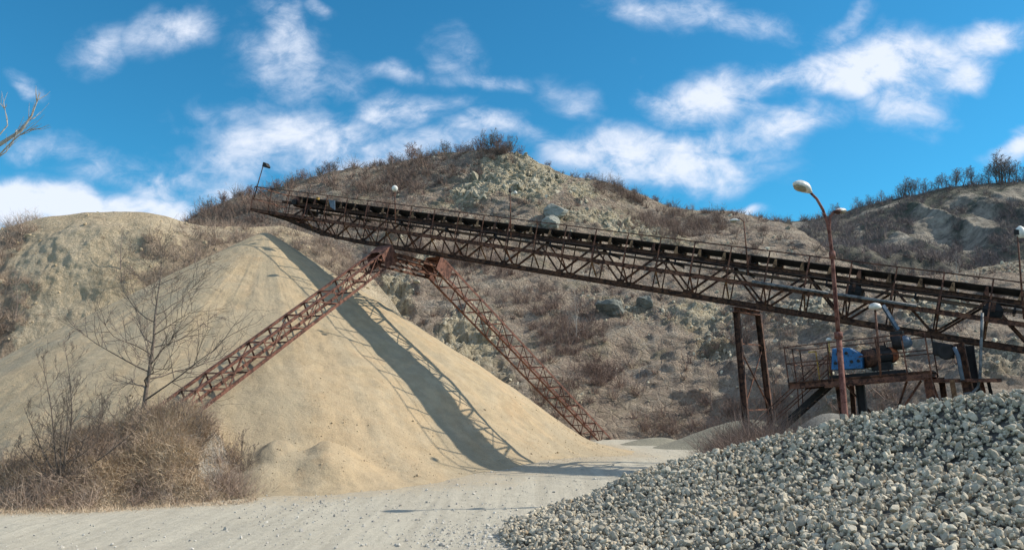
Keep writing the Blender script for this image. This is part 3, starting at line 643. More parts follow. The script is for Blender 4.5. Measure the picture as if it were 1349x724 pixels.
# hillside scrub, one mass nobody could count
dens = (1-sst(.3, .7, HRK))*(HPX > -250)*(HPX < 1650)*(HPY < 585)*(HILL[..., 2] > .3)
dens = dens*(.25+.75*sst(-.1, .3, fbm(HILL[..., 0]*.12, HILL[..., 1]*.12, HILL[..., 2]*.12, 3, 101)))
upl = sst(640, 520, HPX)*sst(330, 290, HPY)
dens = dens*(.6+1.8*upl)*(1+.7*sst(60, 100, HILL[..., 1]))
dens[:, 420:] = 0
p, nr, (iu, js) = sample_surface(HILL, 4600, dens)
sz = rng.uniform(.4, 1.3, len(p))*(1+.7*upl[iu, js])
a1 = clumps(p, sz, 24, .026, .75, .45+.5*fbm(p[:, 0]*.07, p[:, 1]*.07, p[:, 2]*.07, 3, 104)+rng.normal(0, .18, len(p)), forks=1)
build_blades('hillside_scrub', a1, M['scrub'], label='brown bare scrub covering the quarry hillside behind the conveyor', cat='scrub', kind='stuff')
p, nr, _ = sample_surface(HILL, 26000, dens)
m = len(p); a1 = (p, rng.normal(size=(m, 3))*.5+np.array([0, 0, 1.]), rng.uniform(.15, .5, m), np.full(m, .03), rng.normal(size=(m, 3))*.3, np.clip(.6+.35*fbm(p[:, 0]*.15, p[:, 1]*.15, p[:, 2]*.15, 3, 9)+rng.normal(0, .2, m), 0, 1))
M['hillgrass'] = mat_tint('pinkish_dry_hill_grass', [(0, (.20, .15, .115)), (.5, (.36, .28, .205)), (1, (.50, .41, .30))], amp=.2)
build_blades('hillside_grass', a1, M['hillgrass'], label='dry straw coloured grass tufts on the quarry hillside', cat='grass', kind='stuff')
# denser reddish brush in patches of the slope
zb = np.zeros(HPX.shape)
for b in [(735, 425, 62, 46, 20), (700, 545, 50, 26), (560, 345, 60, 22), (870, 566, 90, 14), (985, 548, 60, 24), (1000, 470, 40, 40), (790, 500, 40, 30), (660, 350, 50, 16), (840, 262, 50, 10, 15), (900, 300, 60, 14), (960, 320, 50, 12), (1120, 520, 60, 30), (640, 200, 40, 10), (1180, 480, 60, 16)]: zb = np.maximum(zb, blob(HPX, HPY, *b))
zb = zb*(HILL[..., 2] > .2)*sst(-.25, .15, fbm(HILL[..., 0]*.25, HILL[..., 1]*.25, HILL[..., 2]*.25, 3, 111)); zb[:, 420:] = 0
p, nr, _ = sample_surface(HILL, 1900, zb); a1 = clumps(p, rng.uniform(.5, 1.7, len(p)), 34, .016, .6, rng.uniform(.1, .75, len(p)), forks=2)
build_blades('hillside_brush', a1, M['scrub'], label='darker patches of dense bare brush on the quarry slope', cat='brush', kind='stuff')
# scrub on the far hill
df = (1-sst(.2, .6, rk1))*(FPX > 1000)*(FPX < 1600); df[:, 290:] = 0
p, nr, _ = sample_surface(FAR, 3000, df)
a1 = clumps(p, rng.uniform(1.2, 2.6, len(p)), 16, .05, .6, forks=1)
build_blades('far_hill_scrub', a1, M['scrub_far'], label='dark bare scrub on the distant right hill', cat='scrub', kind='stuff')
# scrub on the earth cliff
db = (rk2*.9+.015)*(BPX < 520)*(BPX > -300)*(BANK[..., 2] > .5); db[:, 255:] *= .5
p, nr, _ = sample_surface(BANK, 900, db)
a1 = clumps(p, rng.uniform(.5, 1.5, len(p)), 34, .012, .7, forks=2)
build_blades('cliff_scrub', a1, M['bramble'], label='brown bare bushes growing on the tan earth cliff', cat='scrub', kind='stuff')
# berm: grass and brambles
dm = (1-.85*sst(.35, .7, rk3))*(MPX > -260)*(BERM[..., 2] > -.12); dm[:, 108:] = 0
p, nr, _ = sample_surface(BERM, 60000, dm)
m = len(p); patch = fbm(p[:, 0]*.6, p[:, 1]*.6, o=3, seed=8)
wind = np.stack([.35*fbm(p[:, 0]*.8, p[:, 1]*.8, o=2, seed=14)+.15, -.25+.2*fbm(p[:, 0]*.8, p[:, 1]*.8, o=2, seed=15), -.35+0*patch], -1)
ln = rng.uniform(.18, .75, m)*(1+.9*patch)*sst(-.3, .6, BERM[0, 0, 2]+p[:, 2])
a1 = (p, rng.normal(size=(m, 3))*.45+np.array([0, -.15, .9]), np.maximum(ln, .08), np.full(m, .0065), wind+rng.normal(size=(m, 3))*.15, np.clip(.55+.5*patch+rng.normal(0, .22, m), 0, 1))
build_blades('berm_grass', a1, M['drygrass'], label='matted dry straw grass covering the earth berm at left', cat='grass', kind='stuff')
hgt = np.maximum(.35*sst(0, 1.0, BERM[..., 2]), .3*sst(110, 60, MPX))
p, nr, (iu, js) = sample_surface(BERM, 420, dm*(.25+sst(-.15, .25, fbm(BERM[..., 0]*.5, BERM[..., 1]*.5, o=3, seed=19))))
a1 = clumps(p, np.clip(np.exp(rng.normal(math.log(.55), .45, len(p))), .2, 1.5), 26, .0055, .8, forks=2, up=.9)
build_blades('berm_brambles', a1, M['bramble'], label='tangle of brown bare brambles on the earth berm', cat='brambles', kind='stuff')
# verge litter along the road edge
n = 5000; px = rng.uniform(-250, 345, n); Yd = np.interp(px, [-400, 0, 150, 250, 330, 360], [19.6, 20.5, 21.0, 21.7, 22.5, 23.4])+rng.normal(0, .22, n)-.1
q = np.stack([(px-674.5)/F/1.011*Yd, Yd], -1); b = np.stack([q[:, 0], q[:, 1], G(q[:, 0], q[:, 1])-.01], -1)
a1 = (b, rng.normal(size=(n, 3))*.8+np.array([0, 0, .7]), rng.uniform(.05, .22, n), np.full(n, .006), rng.normal(size=(n, 3))*.2, rng.random(n))
build_blades('verge_grass', a1, M['drygrass'], label='thin fringe of dry grass between berm and road', cat='grass', kind='stuff')
# thicket at the feet of the columns
n = 1500; px = np.clip(rng.normal(982, 40, n), 900, 1080); Yd = rng.uniform(22.5, 27.5, n)
b = np.stack([(px-674.5)/F/1.008*Yd, Yd], -1); b = np.stack([b[:, 0], b[:, 1], G(b[:, 0], b[:, 1])], -1)
a1 = clumps(b, rng.uniform(.9, 2.2, n)*np.exp(-((px-1002)/68)**2)*(Yd/25), 34, .0075, .7, forks=2)
build_blades('thicket', a1, M['scrub'], label='low dark bare thicket at the feet of the two steel columns', cat='thicket', kind='stuff')
n = 260; px = np.clip(rng.normal(300, 30, n), 250, 360); Yd = rng.uniform(23.5, 26, n)
# ------------------------------------------------------------------ trees
def tree_tubes(base, height, r0, rs, style='round', lean=(0, 0), levels=3, nb=(14, 6, 5), spread=.55, droop=0.0, start=.25, bl=.45, sides=(8, 5, 3, 3), rmin=.0022):
    T, Cr = MB(), MB(); n = 14; pts = [np.array(base, float)]; d = unit([lean[0], lean[1], 1])
    for i in range(n):
        d = unit(d+np.array([rs.normal(0, .05), rs.normal(0, .05), .03])); pts.append(pts[-1]+d*height/n)
    rad = [max(.006, r0*(1-i/(n+1))**1.1) for i in range(n+1)]
    T.tube(pts, rad, sides[0])
    def br(p, d, L, r, lv):
        k = 6 if lv == 1 else (4 if lv == 2 else 3); q = [p]; dd = d.copy()
        for i in range(k):
            dd = unit(dd+rs.normal(0, .16, 3)+np.array([0, 0, .10-droop])); q.append(q[-1]+dd*L/k)
        Cr.tube(q, [max(r*(1-.85*i/k), rmin) for i in range(k+1)], sides[lv], cap=False)
        if lv < levels:
            for j in range(nb[lv]):
                t = rs.uniform(.2, 1.0)*k; i = min(int(t), k-1); pp_ = q[i]+(q[i+1]-q[i])*(t-i)
                nd = unit(unit(q[min(i+1, k)]-q[i])*1.0+rs.normal(0, .62, 3)+np.array([0, 0, .15]))
                br(pp_, nd, L*rs.uniform(.3, .55), max(r*.42, rmin), lv+1)
    for j in range(nb[0]):
        t = start+(1-start)*((j+rs.uniform(0, .9))/nb[0]); i = min(int(t*n), n-1); pp_ = pts[i]+(pts[i+1]-pts[i])*(t*n-i)
        az = j*2.4+rs.uniform(-.5, .5); e = rs.uniform(.15, .6)+(.5*t if style == 'round' else .25*t)
        d_ = unit([math.cos(az), math.sin(az), e/spread*.7])
        br(pp_, d_, height*bl*(1.1-.75*t)*rs.uniform(.75, 1.15), max(rad[i]*.5, .006), 1)
    return T, Cr
def tree(name, base, height, r0, seed, label, mat, cat='tree', group=None, **kw):
    e = empty(name, base, label, cat, group); T, Cr = tree_tubes(base, height, r0, np.random.default_rng(seed), **kw)
    T.build('trunk', mat, e, True); Cr.build('crown', mat, e, True); return e
def copy_tree(o, parent=None):
    c = o.copy(); C.objects.link(c); c.parent = parent
    for ch in list(o.children): copy_tree(ch, c)
    return c
bt = at(190, 531, 25.4)
tree('bare_tree', bt+np.array([0, 0, -.3]), 5.3, .075, 12, 'slim bare tree with spreading boughs on the berm, in front of the sand heap', M['bark'], nb=(24, 9, 6), spread=.95, start=.06, bl=.62, droop=.03, rmin=.0034)
bt_ = bpy.data.objects['bare_tree']; cr_ = [c for c in bt_.children if c.name.startswith('crown')][0]
cv_ = np.array([v.co[:] for v in cr_.data.vertices])+np.array(bt_.location); ds_ = np.hypot(cv_[:, 0]-bt_.location[0], cv_[:, 1]-bt_.location[1])
pick = rng.choice(np.where(ds_ > .55)[0], 150, replace=False); b = np.repeat(cv_[pick], 12, 0)+rng.normal(size=(1800, 3))*.045
build_blades('dead_leaves', (b, rng.normal(size=(1800, 3))+np.array([0, 0, -.5]), rng.uniform(.03, .07, 1800), np.full(1800, .009), rng.normal(size=(1800, 3))*.2, rng.uniform(.1, .7, 1800)), M['bramble'], bt_, kind='stuff')
# multi-stemmed bare shrub nearer the road
e = empty('bare_shrub', at(80, 640, 22), 'many stemmed bare grey shrub at far left of the berm', 'shrub')
T, Cr = MB(), MB(); rs = np.random.default_rng(5); b0 = at(80, 640, 22)
for (px, py, hh) in ((60, 470, 22.3), (92, 445, 22), (115, 500, 21.7), (28, 540, 22), (140, 520, 22.5), (75, 520, 21.5), (205, 560, 22.4), (8, 590, 21.6)):
    tip = at(px, py, hh); L = np.linalg.norm(tip-b0); t, c = tree_tubes(b0, L, .035, rs, lean=tuple((tip-b0)[:2]/max(tip[2]-b0[2], .2)), levels=3, nb=(12, 6, 4), start=.2, bl=.34, rmin=.003)
    T.v += t.v; [T.f.setdefault(k, []).extend([[i+T.n for i in f] for f in fs]) for k, fs in t.f.items()]; T.n += t.n
    Cr.v += c.v; [Cr.f.setdefault(k, []).extend([[i+Cr.n for i in f] for f in fs]) for k, fs in c.f.items()]; Cr.n += c.n
T.build('trunk', M['bark'], e, True); Cr.build('crown', M['bark'], e, True)
# tree standing just outside the frame on the left, its lit branch tips reach in
b0 = gpt(-260, 12.5); e = empty('bare_tree', b0, 'pale grey bare branches reaching in at the upper left edge', 'tree')
T, Cr = MB(), MB(); rs = np.random.default_rng(21)
tr = [b0, b0+np.array([.1, 0, 2]), b0+np.array([.0, .1, 4]), b0+np.array([.3, 0, 6.2]), b0+np.array([.4, .1, 8.5])]
T.tube(tr, [.14, .12, .095, .06, .015], 9)
_, c_ = tree_tubes(b0+np.array([0, 0, .4]), 8.6, .07, np.random.default_rng(33), levels=3, nb=(22, 8, 5), start=.28, bl=.27, spread=.6, rmin=.0035)
Cr.v += c_.v; [Cr.f.setdefault(k, []).extend([[i+Cr.n for i in f] for f in fs]) for k, fs in c_.f.items()]; Cr.n += c_.n
fork = tr[2]
def limb(pts, r0, r1, sub=5):
    q = [np.asarray(p, float) for p in pts]; Cr.tube(q, [r0+(r1-r0)*i/(len(q)-1) for i in range(len(q))], 5, cap=False)
    for k in range(sub):
        i = rs.integers(len(q)//2, len(q)-1); t = rs.uniform(0, 1); p_ = q[i]+(q[i+1]-q[i])*t; d_ = unit(unit(q[i+1]-q[i])+rs.normal(0, .45, 3)+np.array([0, 0, .25])); L = rs.uniform(.15, .4)
        Cr.tube([p_, p_+d_*L*.5+rs.normal(0, .02, 3), p_+d_*L+np.array([0, 0, .05])], [r1*1.2+.002, .004, .002], 4, cap=False)
limb([tr[2], at(-150, 240, 12.3), at(-40, 205, 12), at(0, 190, 12), at(28, 172, 12), at(42, 152, 12), at(53, 122, 12)], .06, .005, 12)
limb([at(-60, 225, 12.1), at(-20, 200, 12.1), at(10, 165, 12), at(5, 135, 12)], .02, .004, 6)
limb([at(-40, 205, 12), at(0, 203, 11.9), at(22, 180, 11.9), at(50, 165, 11.9)], .018, .004, 8)
limb([at(-60, 225, 12.1), at(-10, 212, 12), at(8, 200, 12), at(18, 185, 12)], .018, .004, 6)
for k in range(9):
    z = rs.uniform(.4, 1); p_ = tr[3]*z+tr[2]*(1-z); a_ = rs.uniform(1.6, 5.2); q1 = p_+np.array([math.cos(a_), math.sin(a_), .7])*1.3; limb([p_, q1, q1+np.array([math.cos(a_), math.sin(a_), .8])*.8], .04, .006, 7)
T.build('trunk', M['bark_pale'], e, True); Cr.build('crown', M['bark_pale'], e, True)
# saplings on the slope
for (px, py, hh, sd, lab, mt) in ((755, 447, 5.0, 3, 'pale thin bare sapling on the slope below the middle of the conveyor', 'bark_pale'), (748, 452, 3.4, 31, 'smaller bare sapling leaning at the foot of the pale thin one', 'bark_far'),
                                  (1020, 520, 6.6, 4, 'tall thin bare sapling behind the right steel column', 'bark'), (935, 540, 3.2, 6, 'short bare sapling left of the steel columns at the slope foot', 'bark_far'), (1046, 500, 5.0, 8, 'thin bare sapling behind the platform stairs', 'bark'), (160, 352, 3.6, 9, 'bare sapling high on the tan earth cliff', 'bark_far'), (258, 350, 2.6, 19, 'small bare bush at the right shoulder of the tan cliff', 'bark_far'), (20, 420, 4.2, 29, 'bare sapling at the left end of the tan cliff', 'bark_far'), (1262, 385, 3.5, 33, 'pale bare sapling seen just above the right part of the conveyor', 'bark_pale')):
    S = (BANK, BPX, BPY) if px < 300 else (HILL, HPX, HPY)
    q = on_surface(*S, px, py); tree('bare_sapling', q+np.array([0, 0, -.2]), hh, .045, sd, lab, M[mt], 'sapling', nb=(14, 5, 3), spread=.4, start=.15, bl=.35, levels=3, sides=(6, 4, 3, 3))
# shrubs along the skyline of the main hill
protos = []
def bush_parts(parent, base, size, seed, mat_twig):
    r2 = np.random.default_rng(seed); T, Cr = MB(), MB()
    for k in range(7):
        t, c = tree_tubes(base, size*r2.uniform(.7, 1.05), size*.012, r2, lean=tuple(r2.normal(0, .45, 2)), levels=3, nb=(11, 7, 4), start=.12, bl=.42, sides=(4, 3, 3, 3), rmin=.0045)
        for A, B in ((T, t), (Cr, c)):
            A.v += B.v; [A.f.setdefault(kk, []).extend([[i+A.n for i in f] for f in fs]) for kk, fs in B.f.items()]; A.n += B.n
    T.build('stem', mat_twig, parent, True); Cr.build('crown', mat_twig, parent, True)
M['bush'] = mat_plain('reddish_bare_bush', (.21, .125, .10), .9, .3, 1.5)
M['bushg'] = mat_plain('grey_bare_bush', (.17, .14, .11), .9, .3, 1.5)
def crest_pt(px, k=325):
    row = HILL[:, k]; i = np.argmin(np.abs(HPX[:, k]-px)); j = np.argmin(HPY[i, 250:400])+250; return HILL[i, j].copy()
G1 = 'bare shrubs along the skyline of the quarry hill'; LB = 'bare brown shrub on the skyline of the quarry hill'
spots = [(618, 1.7), (632, 2.3), (646, 3.0), (658, 2.6), (670, 2.4), (683, 1.4), (588, 2.1), (541, 2.9), (553, 1.6), (512, 1.8), (524, 1.5), (500, 1.3), (482, 1.1), (463, 1.0), (440, 2.0), (430, 2.2), (418, 1.7), (395, 1.9), (380, 1.6), (362, 1.7), (345, 1.4), (328, 1.8), (310, 1.6), (292, 2.0), (270, 2.2), (722, 1.0), (742, .8), (775, 1.3), (785, 1.0), (810, .7), (838, .8), (862, 1.1), (880, .9), (905, .7), (930, .6), (1003, .7), (1040, 1.0), (602, 1.5), (570, 1.3)]
base_e = []
for i in range(4):
    e = empty('bare_shrub', (0, 0, 0), LB, 'shrub', G1); bush_parts(e, np.zeros(3), 2.4, 40+i, M['bush'] if i % 2 else M['bushg']); base_e.append(e)
special = {541: 'tall fine grey bare shrub standing highest on the left part of the skyline', 646: 'largest reddish bush on the summit of the quarry hill', 588: 'upright bare shrub on the skyline just left of the summit bushes'}
for i, (px, s) in enumerate(spots):
    o = base_e[i] if i < 4 else copy_tree(base_e[i % 4]); q = crest_pt(px); o.location = Vector(q+np.array([0, .3, -.25])); k = s/2.4
    o.scale = (k*1.25, k*1.25, k); o.rotation_euler[2] = i*1.3
    if px in special: o['label'] = special[px]
for i, (px, py, s, lab) in enumerate(((128, 590, 1.5, 'bare twiggy shrub on the berm just left of the slim tree'), (238, 556, 1.2, 'small bare shrub on top of the berm beside the trestle foot'), (268, 590, 1.5, 'bare shrub leaning over the white soil patch of the berm'),
                                       (318, 622, 1.3, 'bare shrub at the right end of the berm, by the foot of the sand heap'), (20, 628, 1.1, 'low dark bare shrub at the left edge of the photo on the berm'), (165, 560, 1.1, 'small bare shrub at the foot of the slim tree'))):
    q = on_surface(BERM, MPX, MPY, px, py); e = empty('bare_shrub', q-np.array([0, 0, .1]), lab, 'shrub'); rs_ = np.random.default_rng(90+i); T, Cr = MB(), MB()
    for k_ in range(6):
        t_, c_ = tree_tubes(q-np.array([0, 0, .1]), s*rs_.uniform(.6, 1.1), .014, rs_, lean=tuple(rs_.normal(0, .4, 2)), levels=3, nb=(9, 5, 3), start=.12, bl=.4, sides=(5, 3, 3, 3), rmin=.0028)
        for A, B in ((T, t_), (Cr, c_)):
            A.v += B.v; [A.f.setdefault(kk, []).extend([[ii+A.n for ii in f] for f in fs]) for kk, fs in B.f.items()]; A.n += B.n
    T.build('stem', M['bark'], e, True); Cr.build('crown', M['bark'], e, True)
# row of trees on the far crest
G2 = 'bare trees in a row on the far right crest'; LT = 'bare tree in the row along the crest of the far right hill'
pe = []
for i in range(3):
    e = empty('bare_tree', (0, 0, 0), LT, 'tree', G2)
    T, Cr = tree_tubes(np.zeros(3), 6, .13, np.random.default_rng(60+i), levels=3, nb=(20, 7, 4), start=.2, bl=.45, spread=.45, sides=(5, 3, 3, 3), rmin=.011)
    Cr.v = [v for v in Cr.v]; T.build('trunk', M['bark_far'], e, True); Cr.build('crown', M['bark_far'], e, True); pe.append(e)
def far_crest(px):
    k = 300; i = np.argmin(np.abs(FPX[:, k]-px)); j = np.argmin(FPY[i, 200:300])+200; return FAR[i, j].copy()
k = 0
for px in list(1168+np.cumsum(rng.choice([2, 3, 4, 5, 9], 42)))+[1112, 1119, 1150, 1158, 1362, 1375, 1390, 1402]:
    hh = 3.6+1.0*math.sin(px*.11)+rng.uniform(-1.5, 1.3)+(2.2 if px > 1318 else 0)
    if px < 1160: hh = 3.0
    o = pe[k] if k < 3 else copy_tree(pe[k % 3]); q = far_crest(px+rng.uniform(-2, 2)); o.location = Vector(q+np.array([0, .5, -.4])); s = hh/6; o.scale = (s*rng.uniform(1., 1.6), s*1.3, s); o.rotation_euler[2] = k*1.7; k += 1
# ------------------------------------------------------------------ belt conveyor
Y5 = 38.35; Y13 = Y5/1.546
def Yc(px): return 1/(1/Y5+(px-500)/849*(1/Y13-1/Y5))
O = at(500, 325, Y5); B_ = at(1349, 465, Y13); ax = unit(B_-O)
wv = unit([-ax[1], ax[0], 0]);
if wv[1] < 0: wv = -wv
nv = unit(np.cross(wv, ax)); nv = nv if nv[2] > 0 else -nv
def L(s, l, v): return O+ax*s+wv*l+nv*v
_ss = np.linspace(-12, 60, 1441); _px = proj(np.array([L(s, 0, 1.) for s in _ss]))[0]
def s_of(px): return float(np.interp(px, _px[:np.argmax(_px > 5000) or None], _ss[:np.argmax(_px > 5000) or None])) if (_px > 5000).any() else float(np.interp(px, _px, _ss))
sL = s_of(331); sP = s_of(371); sR = 43.0
L1, L2 = .82, 1.86      # near and far truss planes
VB, VS, VW, VR = .16, 1.60, .93, 2.16
conv = empty('belt_conveyor', L(sR, 1.3, 0), 'long rusty inclined belt conveyor gantry running down from left to right', 'conveyor')
def vb(s):
    return float(np.interp(s, [s_of(341), s_of(362), s_of(388), s_of(410), s_of(438)], [.84, .72, .46, .24, VB]))
pan = 1.45
for l, nm in ((L1, 'near'), (L2, 'far')):
    m = MB(); ks = [s for s in np.arange(s_of(341), sR, pan)]
    for i in range(len(ks)-1):
        a0, a1 = ks[i], ks[i+1]
        m.beam(L(a0, l, vb(a0)), L(a1, l, vb(a1)), .13, .17, 'I', nv)
        if a0 >= sP-.8:
            m.beam(L(a0, l, vb(a0)), L(a0, l, VS), .055, .055, 'L', ax)
            if i % 2: m.beam(L(a0, l, vb(a0)+.03), L(a1, l, VS-.05), .075, .075, 'L', wv)
            else: m.beam(L(a0, l, VS-.05), L(a1, l, vb(a1)+.03), .075, .075, 'L', wv)
    for s in ks[::2]:
        if s > sP: m.box(L(s+pan, l-.01*(1 if l == L1 else -1), VB+.07), ax*.17, wv*.008, nv*.12)
    m.build('side_truss', M['rust_dark'], conv)
    m = MB(); m.beam(L(sP-1.1, l+(-.02 if l == L1 else .02), VS+.02), L(sR, l+(-.02 if l == L1 else .02), VS+.02), .09, .15, 'C', nv); m.build('stringer', M['rust_dark'], conv)
m = MB(); ks = list(np.arange(s_of(341), sR, pan))
for i in range(len(ks)-1):
    m.beam(L(ks[i], L1, vb(ks[i])), L(ks[i], L2, vb(ks[i])), .07, .07, 'L')
    m.beam(L(ks[i], L1 if i % 2 else L2, vb(ks[i])), L(ks[i+1], L2 if i % 2 else L1, vb(ks[i+1])), .05, .05, 'L')
m.build('floor_bracing', M['rust_dark'], conv)
# walkway, its brackets and handrail on the near side
m = MB()
for l_ in np.linspace(.09, .70, 6): m.box(L((sL+sR)/2, l_, VW), ax*(sR-sL)/2, wv*.032, nv*.014)
for s in np.arange(sL+.2, sR, .48): m.box(L(s, .40, VW-.024), ax*.02, wv*.37, nv*.01)
m.build('walkway_grating', M['rust_dark'], conv)
m = MB(); m.beam(L(sL, 0.0, VW-.05), L(sR, 0.0, VW-.05), .05, .15, 'C', nv); m.beam(L(sL, .79, VW-.04), L(sR, .79, VW-.04), .05, .08, 'L', nv); m.build('walkway_edge', M['rust_mid'], conv)
ps = list(np.arange(sL, sR, 1.42))
for i, s in enumerate(ps):
    j = rng.normal(0, .015)
    m = MB(); m.beam(L(s, -.02, VW-.08), L(s+j, -.02, VR), .05, .05, 'L', ax); m.build('handrail_post', M['rust_mid'] if i % 3 else M['rust_red'], conv)
    if s > sP+.5:
        m = MB(); m.beam(L(s, .02, VW-.08), L(s, L1-.06, max(vb(s)+.1, .2)), .045, .045, 'L', ax); m.beam(L(s, 0, VW-.1), L(s, L1, VW-.1), .05, .05, 'L'); m.build('walkway_bracket', M['rust_pale'] if i % 2 else M['rust_mid'], conv)
m = MB()
for i in range(len(ps)-1): m.beam(L(ps[i], -.02, VR+.02), L(ps[i+1], -.02, VR+.02+0*rng.normal(0, .006)), .045, .045, 'L', nv)
m.beam(L(sL, -.02, VR+.02), L(sL, L2+.5, VR+.02), .045, .045); m.beam(L(sL, -.02, 1.48), L(sL, L2+.5, 1.48), .035, .035)
m.beam(L(sL, L2+.5, VR+.02), L(sL+3.2, L2+.5, VR+.02), .045, .045); m.beam(L(sL, L2+.5, 1.48), L(sL+3.2, L2+.5, 1.48), .035, .035)
m.beam(L(sL, -.02, 1.48), L(sP, -.02, 1.48), .035, .035); m.beam(L(sL, -.02, VR), L(sL+2.1, -.02, VW+.3), .035, .035)
m.build('handrail', M['rust_mid'], conv)
for s in (sL, sL+1.6, sL+3.2):
    m = MB(); m.beam(L(s, L2+.5, VW-.1), L(s, L2+.5, VR), .05, .05, 'L', ax); m.build('handrail_post', M['rust_mid'], conv)
m = MB(); m.box(L(sL+.95, (L2+.5)/2, VW), ax*.95, wv*(L2+.5)/2, nv*.02); m.beam(L(sL, 0, VW-.06), L(sL, L2+.5, VW-.06), .08, .12, 'C'); m.beam(L(sL+1.9, 0, VW-.08), L(sL+1.9, L2+.5, VW-.08), .08, .1, 'C')
m.box(L(sL+2.6, L2+.27, VW), ax*.7, wv*.22, nv*.02); m.build('end_platform', M['rust_dark'], conv)
# belt: troughed carrying run and flat return run
lc = (L1+L2)/2; hw = .50
def strip(name, prof, s0, s1, mat, n=60, sag=0):
    V = []; S = np.linspace(s0, s1, n)
    for s in S:
        for (dl, v) in prof: V.append(L(s, lc+dl, v))
    k = len(prof); fs = [(i*k+j, i*k+(j+1) % k, (i+1)*k+(j+1) % k, (i+1)*k+j) for i in range(n-1) for j in range(k)]+[tuple(range(k)), tuple(range((n-1)*k, n*k))]
    return MB().add(V, fs).build(name, mat, conv)
strip('carrying_belt', [(-hw, 2.02), (-.21, 1.87), (.21, 1.87), (hw, 2.02), (hw, 2.045), (.2, 1.895), (-.2, 1.895), (-hw, 2.045)], sP, sR-.5, M['belt'])
strip('return_belt', [(-.47, 1.36), (.47, 1.36), (.47, 1.38), (-.47, 1.38)], sP, sR-.5, M['belt'])
m = MB(); m.cyl(L(sP, L1+.03, 1.72), L(sP, L2-.03, 1.72), .27, 20); pu = m.build('head_pulley', M['rust_mid'], conv, True)
m = MB(); m.cyl(L(sP, L1-.16, 1.72), L(sP, L2+.16, 1.72), .05, 10); m.box(L(sP, L1-.08, 1.70), ax*.16, wv*.05, nv*.12); m.box(L(sP, L2+.08, 1.70), ax*.16, wv*.05, nv*.12); m.build('shaft', M['black'], pu)
m = MB(); m.cyl(L(sP+.75, L1+.06, 1.28), L(sP+.75, L2-.06, 1.28), .16, 16); m.build('snub_pulley', M['black'], conv, True)
for i, s in enumerate(np.arange(sP+.5, sR-1, .98)):
    m = MB()
    m.beam(L(s, L1-.02, VS+.13), L(s, L2+.02, VS+.13), .07, .05)
    for sg, ll in ((-1, L1), (1, L2)):
        m.prism([L(s-.09, ll+sg*.03, VS+.1), L(s+.09, ll+sg*.03, VS+.1), L(s+.035, ll+sg*.03, 2.0), L(s-.035, ll+sg*.03, 2.0)], wv*.015*sg)
    idl = m.build('idler', M['rust_pale'] if i % 4 != 1 else M['rust_mid'], conv)
    m = MB(); m.cyl(L(s, lc-.19, 1.815), L(s, lc+.19, 1.815), .052, 8); m.cyl(L(s, lc-.2, 1.815), L(s, lc-hw-.02, 1.96), .052, 8); m.cyl(L(s, lc+.2, 1.815), L(s, lc+hw+.02, 1.96), .052, 8); m.build('roller', M['black'], idl, True)
for s in np.arange(sP+1.8, sR-1, 2.9):
    m = MB(); m.cyl(L(s, L1+.03, 1.31), L(s, L2-.03, 1.31), .05, 8); m.box(L(s, L1-.01, 1.36), ax*.03, wv*.02, nv*.12); m.box(L(s, L2+.01, 1.36), ax*.03, wv*.02, nv*.12); m.build('return_roller', M['black'], conv, True)
# weathered things fixed along the gantry
m = MB(); m.tube([L(s_of(992), -.1, VW+.03), L(s_of(1092), -.1, VW+.02)], .055, 8); m.tube([L(s_of(1098), -.1, VW+.03), L(s_of(1208), -.1, VW+.03)], .055, 8); m.build('cable_pipe', M['galv'], conv, True)
m = MB(); q = [L(s, -.06, 1.42+.03*math.sin(s*1.3)) for s in np.arange(0, 41, .8)]; m.tube(q, .012, 4); q = [L(s, .7, 1.28+.04*math.sin(s*.9+1)) for s in np.arange(0, 41, .8)]; m.tube(q, .015, 4); m.build('cable', M['black'], conv)
for px in (1118, 1306):
    s = s_of(px); m = MB(); m.cyl(L(s, L1-.05, 1.22), L(s, L2-.1, 1.22), .26 if px < 1200 else .3, 18); dr = m.build('tension_drum', M['black'], conv, True)
    for l_ in (L1-.1, L2): m = MB(); m.box(L(s, l_, 1.4), ax*.06, wv*.03, nv*.2); m.build('bearing_bracket', M['rust_dark'], dr)
# a rag and worn bits caught on the rail near the head
m = MB(); m.prism([L(s_of(428), .0, 1.98), L(s_of(436), .0, 1.98), L(s_of(438), .03, 1.5), L(s_of(431), .05, 1.62)], wv*.03); m.build('torn_cloth', M['greyblue'], conv)
m = MB(); m.box(L(s_of(414), .0, 1.97), ax*.08, wv*.05, nv*.06); m.build('junction_box', M['yellow'], conv)
